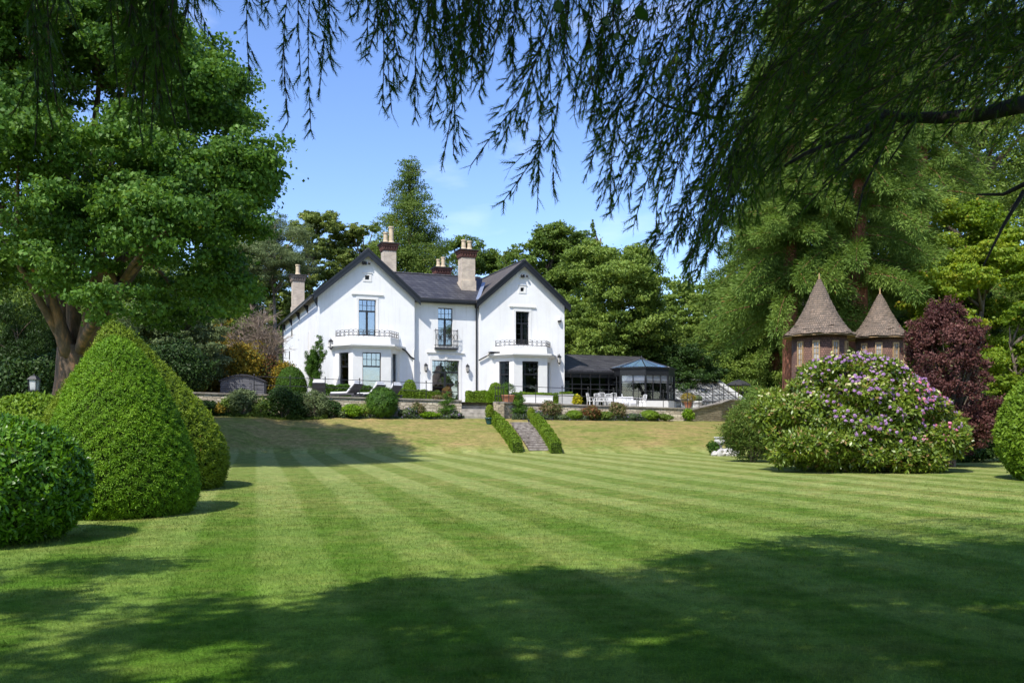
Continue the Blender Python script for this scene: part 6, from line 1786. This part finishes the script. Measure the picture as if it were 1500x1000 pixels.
    for zz, (ex, ey) in ((4.75, (-4, 3.4)), (4.7, (-1.0, 4.9)), (4.9, (1.2, 5.8)), (4.9, (2.4, 7.4)), (5.2, (4.5, 8.5)), (6.5, (-3, 1)), (7.5, (-3, 1.5)), (8, (0, 4)), (8.8, (4, 5)), (7.2, (7, 7)), (9.5, (3, 0)), (9, (-2, -1)), (7, (-5, 0)), (9, (9, 6)), (8, (-7, 2)), (9, (-6, 1.0))):
        A = Vector((0, 0, zz + .4)); E = Vector((ex, ey, zz)) - Vector((bx, by, 0)); wood.tube(bez(A, A.lerp(E, .5) + Vector((0, 0, .9)), E, 8), [.13, .11, .09, .075, .06, .045, .03, .012], 6)
    wood.tube([(0, 0, -.2), (0, 0, 1), (0, 0, 5), (0, 0, 10), (0, 0, 15)], [.62, .48, .40, .25, .05], 14)
    wood.build('trunk', M['bark_dark'], root, True)
    Pn, Dn = np.array(P_s), np.array(D_s)
    tri = shoots(Pn, Dn, rng)
    V = (tri - O).reshape(-1, 3); n = len(V) // 3
    near = np_mesh('hanging_fronds', V, np.arange(3 * n).reshape(n, 3), LM['frond'], root, rng.random(n))
    # the crown overhead, above the frame: flat feathery boughs in layers; it shades the near lawn
    gx, gy = rng.uniform(-11, 14, 2300), rng.uniform(-6, 13, 2300)
    ok = gy < edge(gx) - .25 + rng.normal(size=2300) * .12
    left = gx < -2.6
    patch = np.sin(gx * 1.7 + 1) * np.sin(gy * 2.1 + gx * .8) 
    ok &= ~(left & (gy < 9.6) & (patch > .45)); ok &= ~((~left) & (gy > 9.2) & (np.sin(gx * 2.9) * np.sin(gy * 3.1) > .80))
    ok &= ~((gx < -1.5) & (gx > -6) & (gy > 5.6) & (np.sin(gx * .9 + gy * 2.6 + 1.0) > .42))
    ok &= ~((gx < -4.5) & (gy > 7.0) & (np.sin(gx * .8 - gy * 3.1) > .55))
    gx, gy = gx[ok], gy[ok]; h = rng.uniform(6.3, 10.0, len(gx)); kk = 1 / math.tan(SUN_EL)
    C = np.stack([gx - .5 * kk * h, gy - .866 * kk * h, h], 1)
    m = 150
    cc = np.repeat(C, m, 0); n = len(cc)
    out = unit(cc[:, :2] - O[:2]); th = rng.normal(size=n) * .5
    dirx = np.stack([out[:, 0] * np.cos(th) - out[:, 1] * np.sin(th), out[:, 0] * np.sin(th) + out[:, 1] * np.cos(th), -.35 + rng.normal(size=n) * .15], 1)
    p = cc + rng.normal(size=(n, 3)) * np.array([.26, .26, .10]); t = unit(dirx); b = unit(np.cross(t, np.array([0, 0, 1.]) + rng.normal(size=(n, 3)) * .3))
    s = (.22 * (.6 + .8 * rng.random(n)))[:, None]
    V = (np.stack([p - t * s * .5, p + b * s * .17, p + t * s * .5, p - b * s * .17], 1) - O).reshape(-1, 3)
    build_quads('crown', V, rng.random(n), LM['frond'], root)
    # a few broad leaves of another shrub hang among the strands
    hb = thing('hanging_branch', 'thin branch with a few broad round green leaves at the top of the frame', 'branch', tuple(P(905, -60, 4.6)))
    o_ = np.array(P(905, -60, 4.6)); tw = MB(); lv = MB()
    for (px, py, r) in [(940, 20, .045), (888, 32, .025), (903, 54, .022), (926, 60, .026), (943, 90, .024), (905, 2, .026), (818, 10, .035), (950, -12, .03)]:
        c = np.array(P(px, py, 4.6 + rng.uniform(-.1, .1))) - o_
        tw.tube([(0, 0, 0), Vector(c * .5) + Vector((.02, 0, .02)), Vector(c + np.array([0, 0, r]))], .002, 3, False)
        a = rng.uniform(-.5, .5); ux = Vector((math.cos(a), .2, math.sin(a))); uz = Vector((-math.sin(a), .25, math.cos(a)))
        ring = [Vector(c) + ux * (r * .8 * math.cos(t)) + uz * (r * (math.sin(t) + (.25 if abs(t - PI * 1.5) < .3 else 0) * -1)) + Vector((0, .01 * math.cos(2 * t), 0)) for t in np.linspace(0, 2 * PI, 13)[:-1]]
        MB().poly(ring).build('leaf', LM['laurel'], hb)
    tw.build('twig', M['bark_dark'], hb)
overhang()
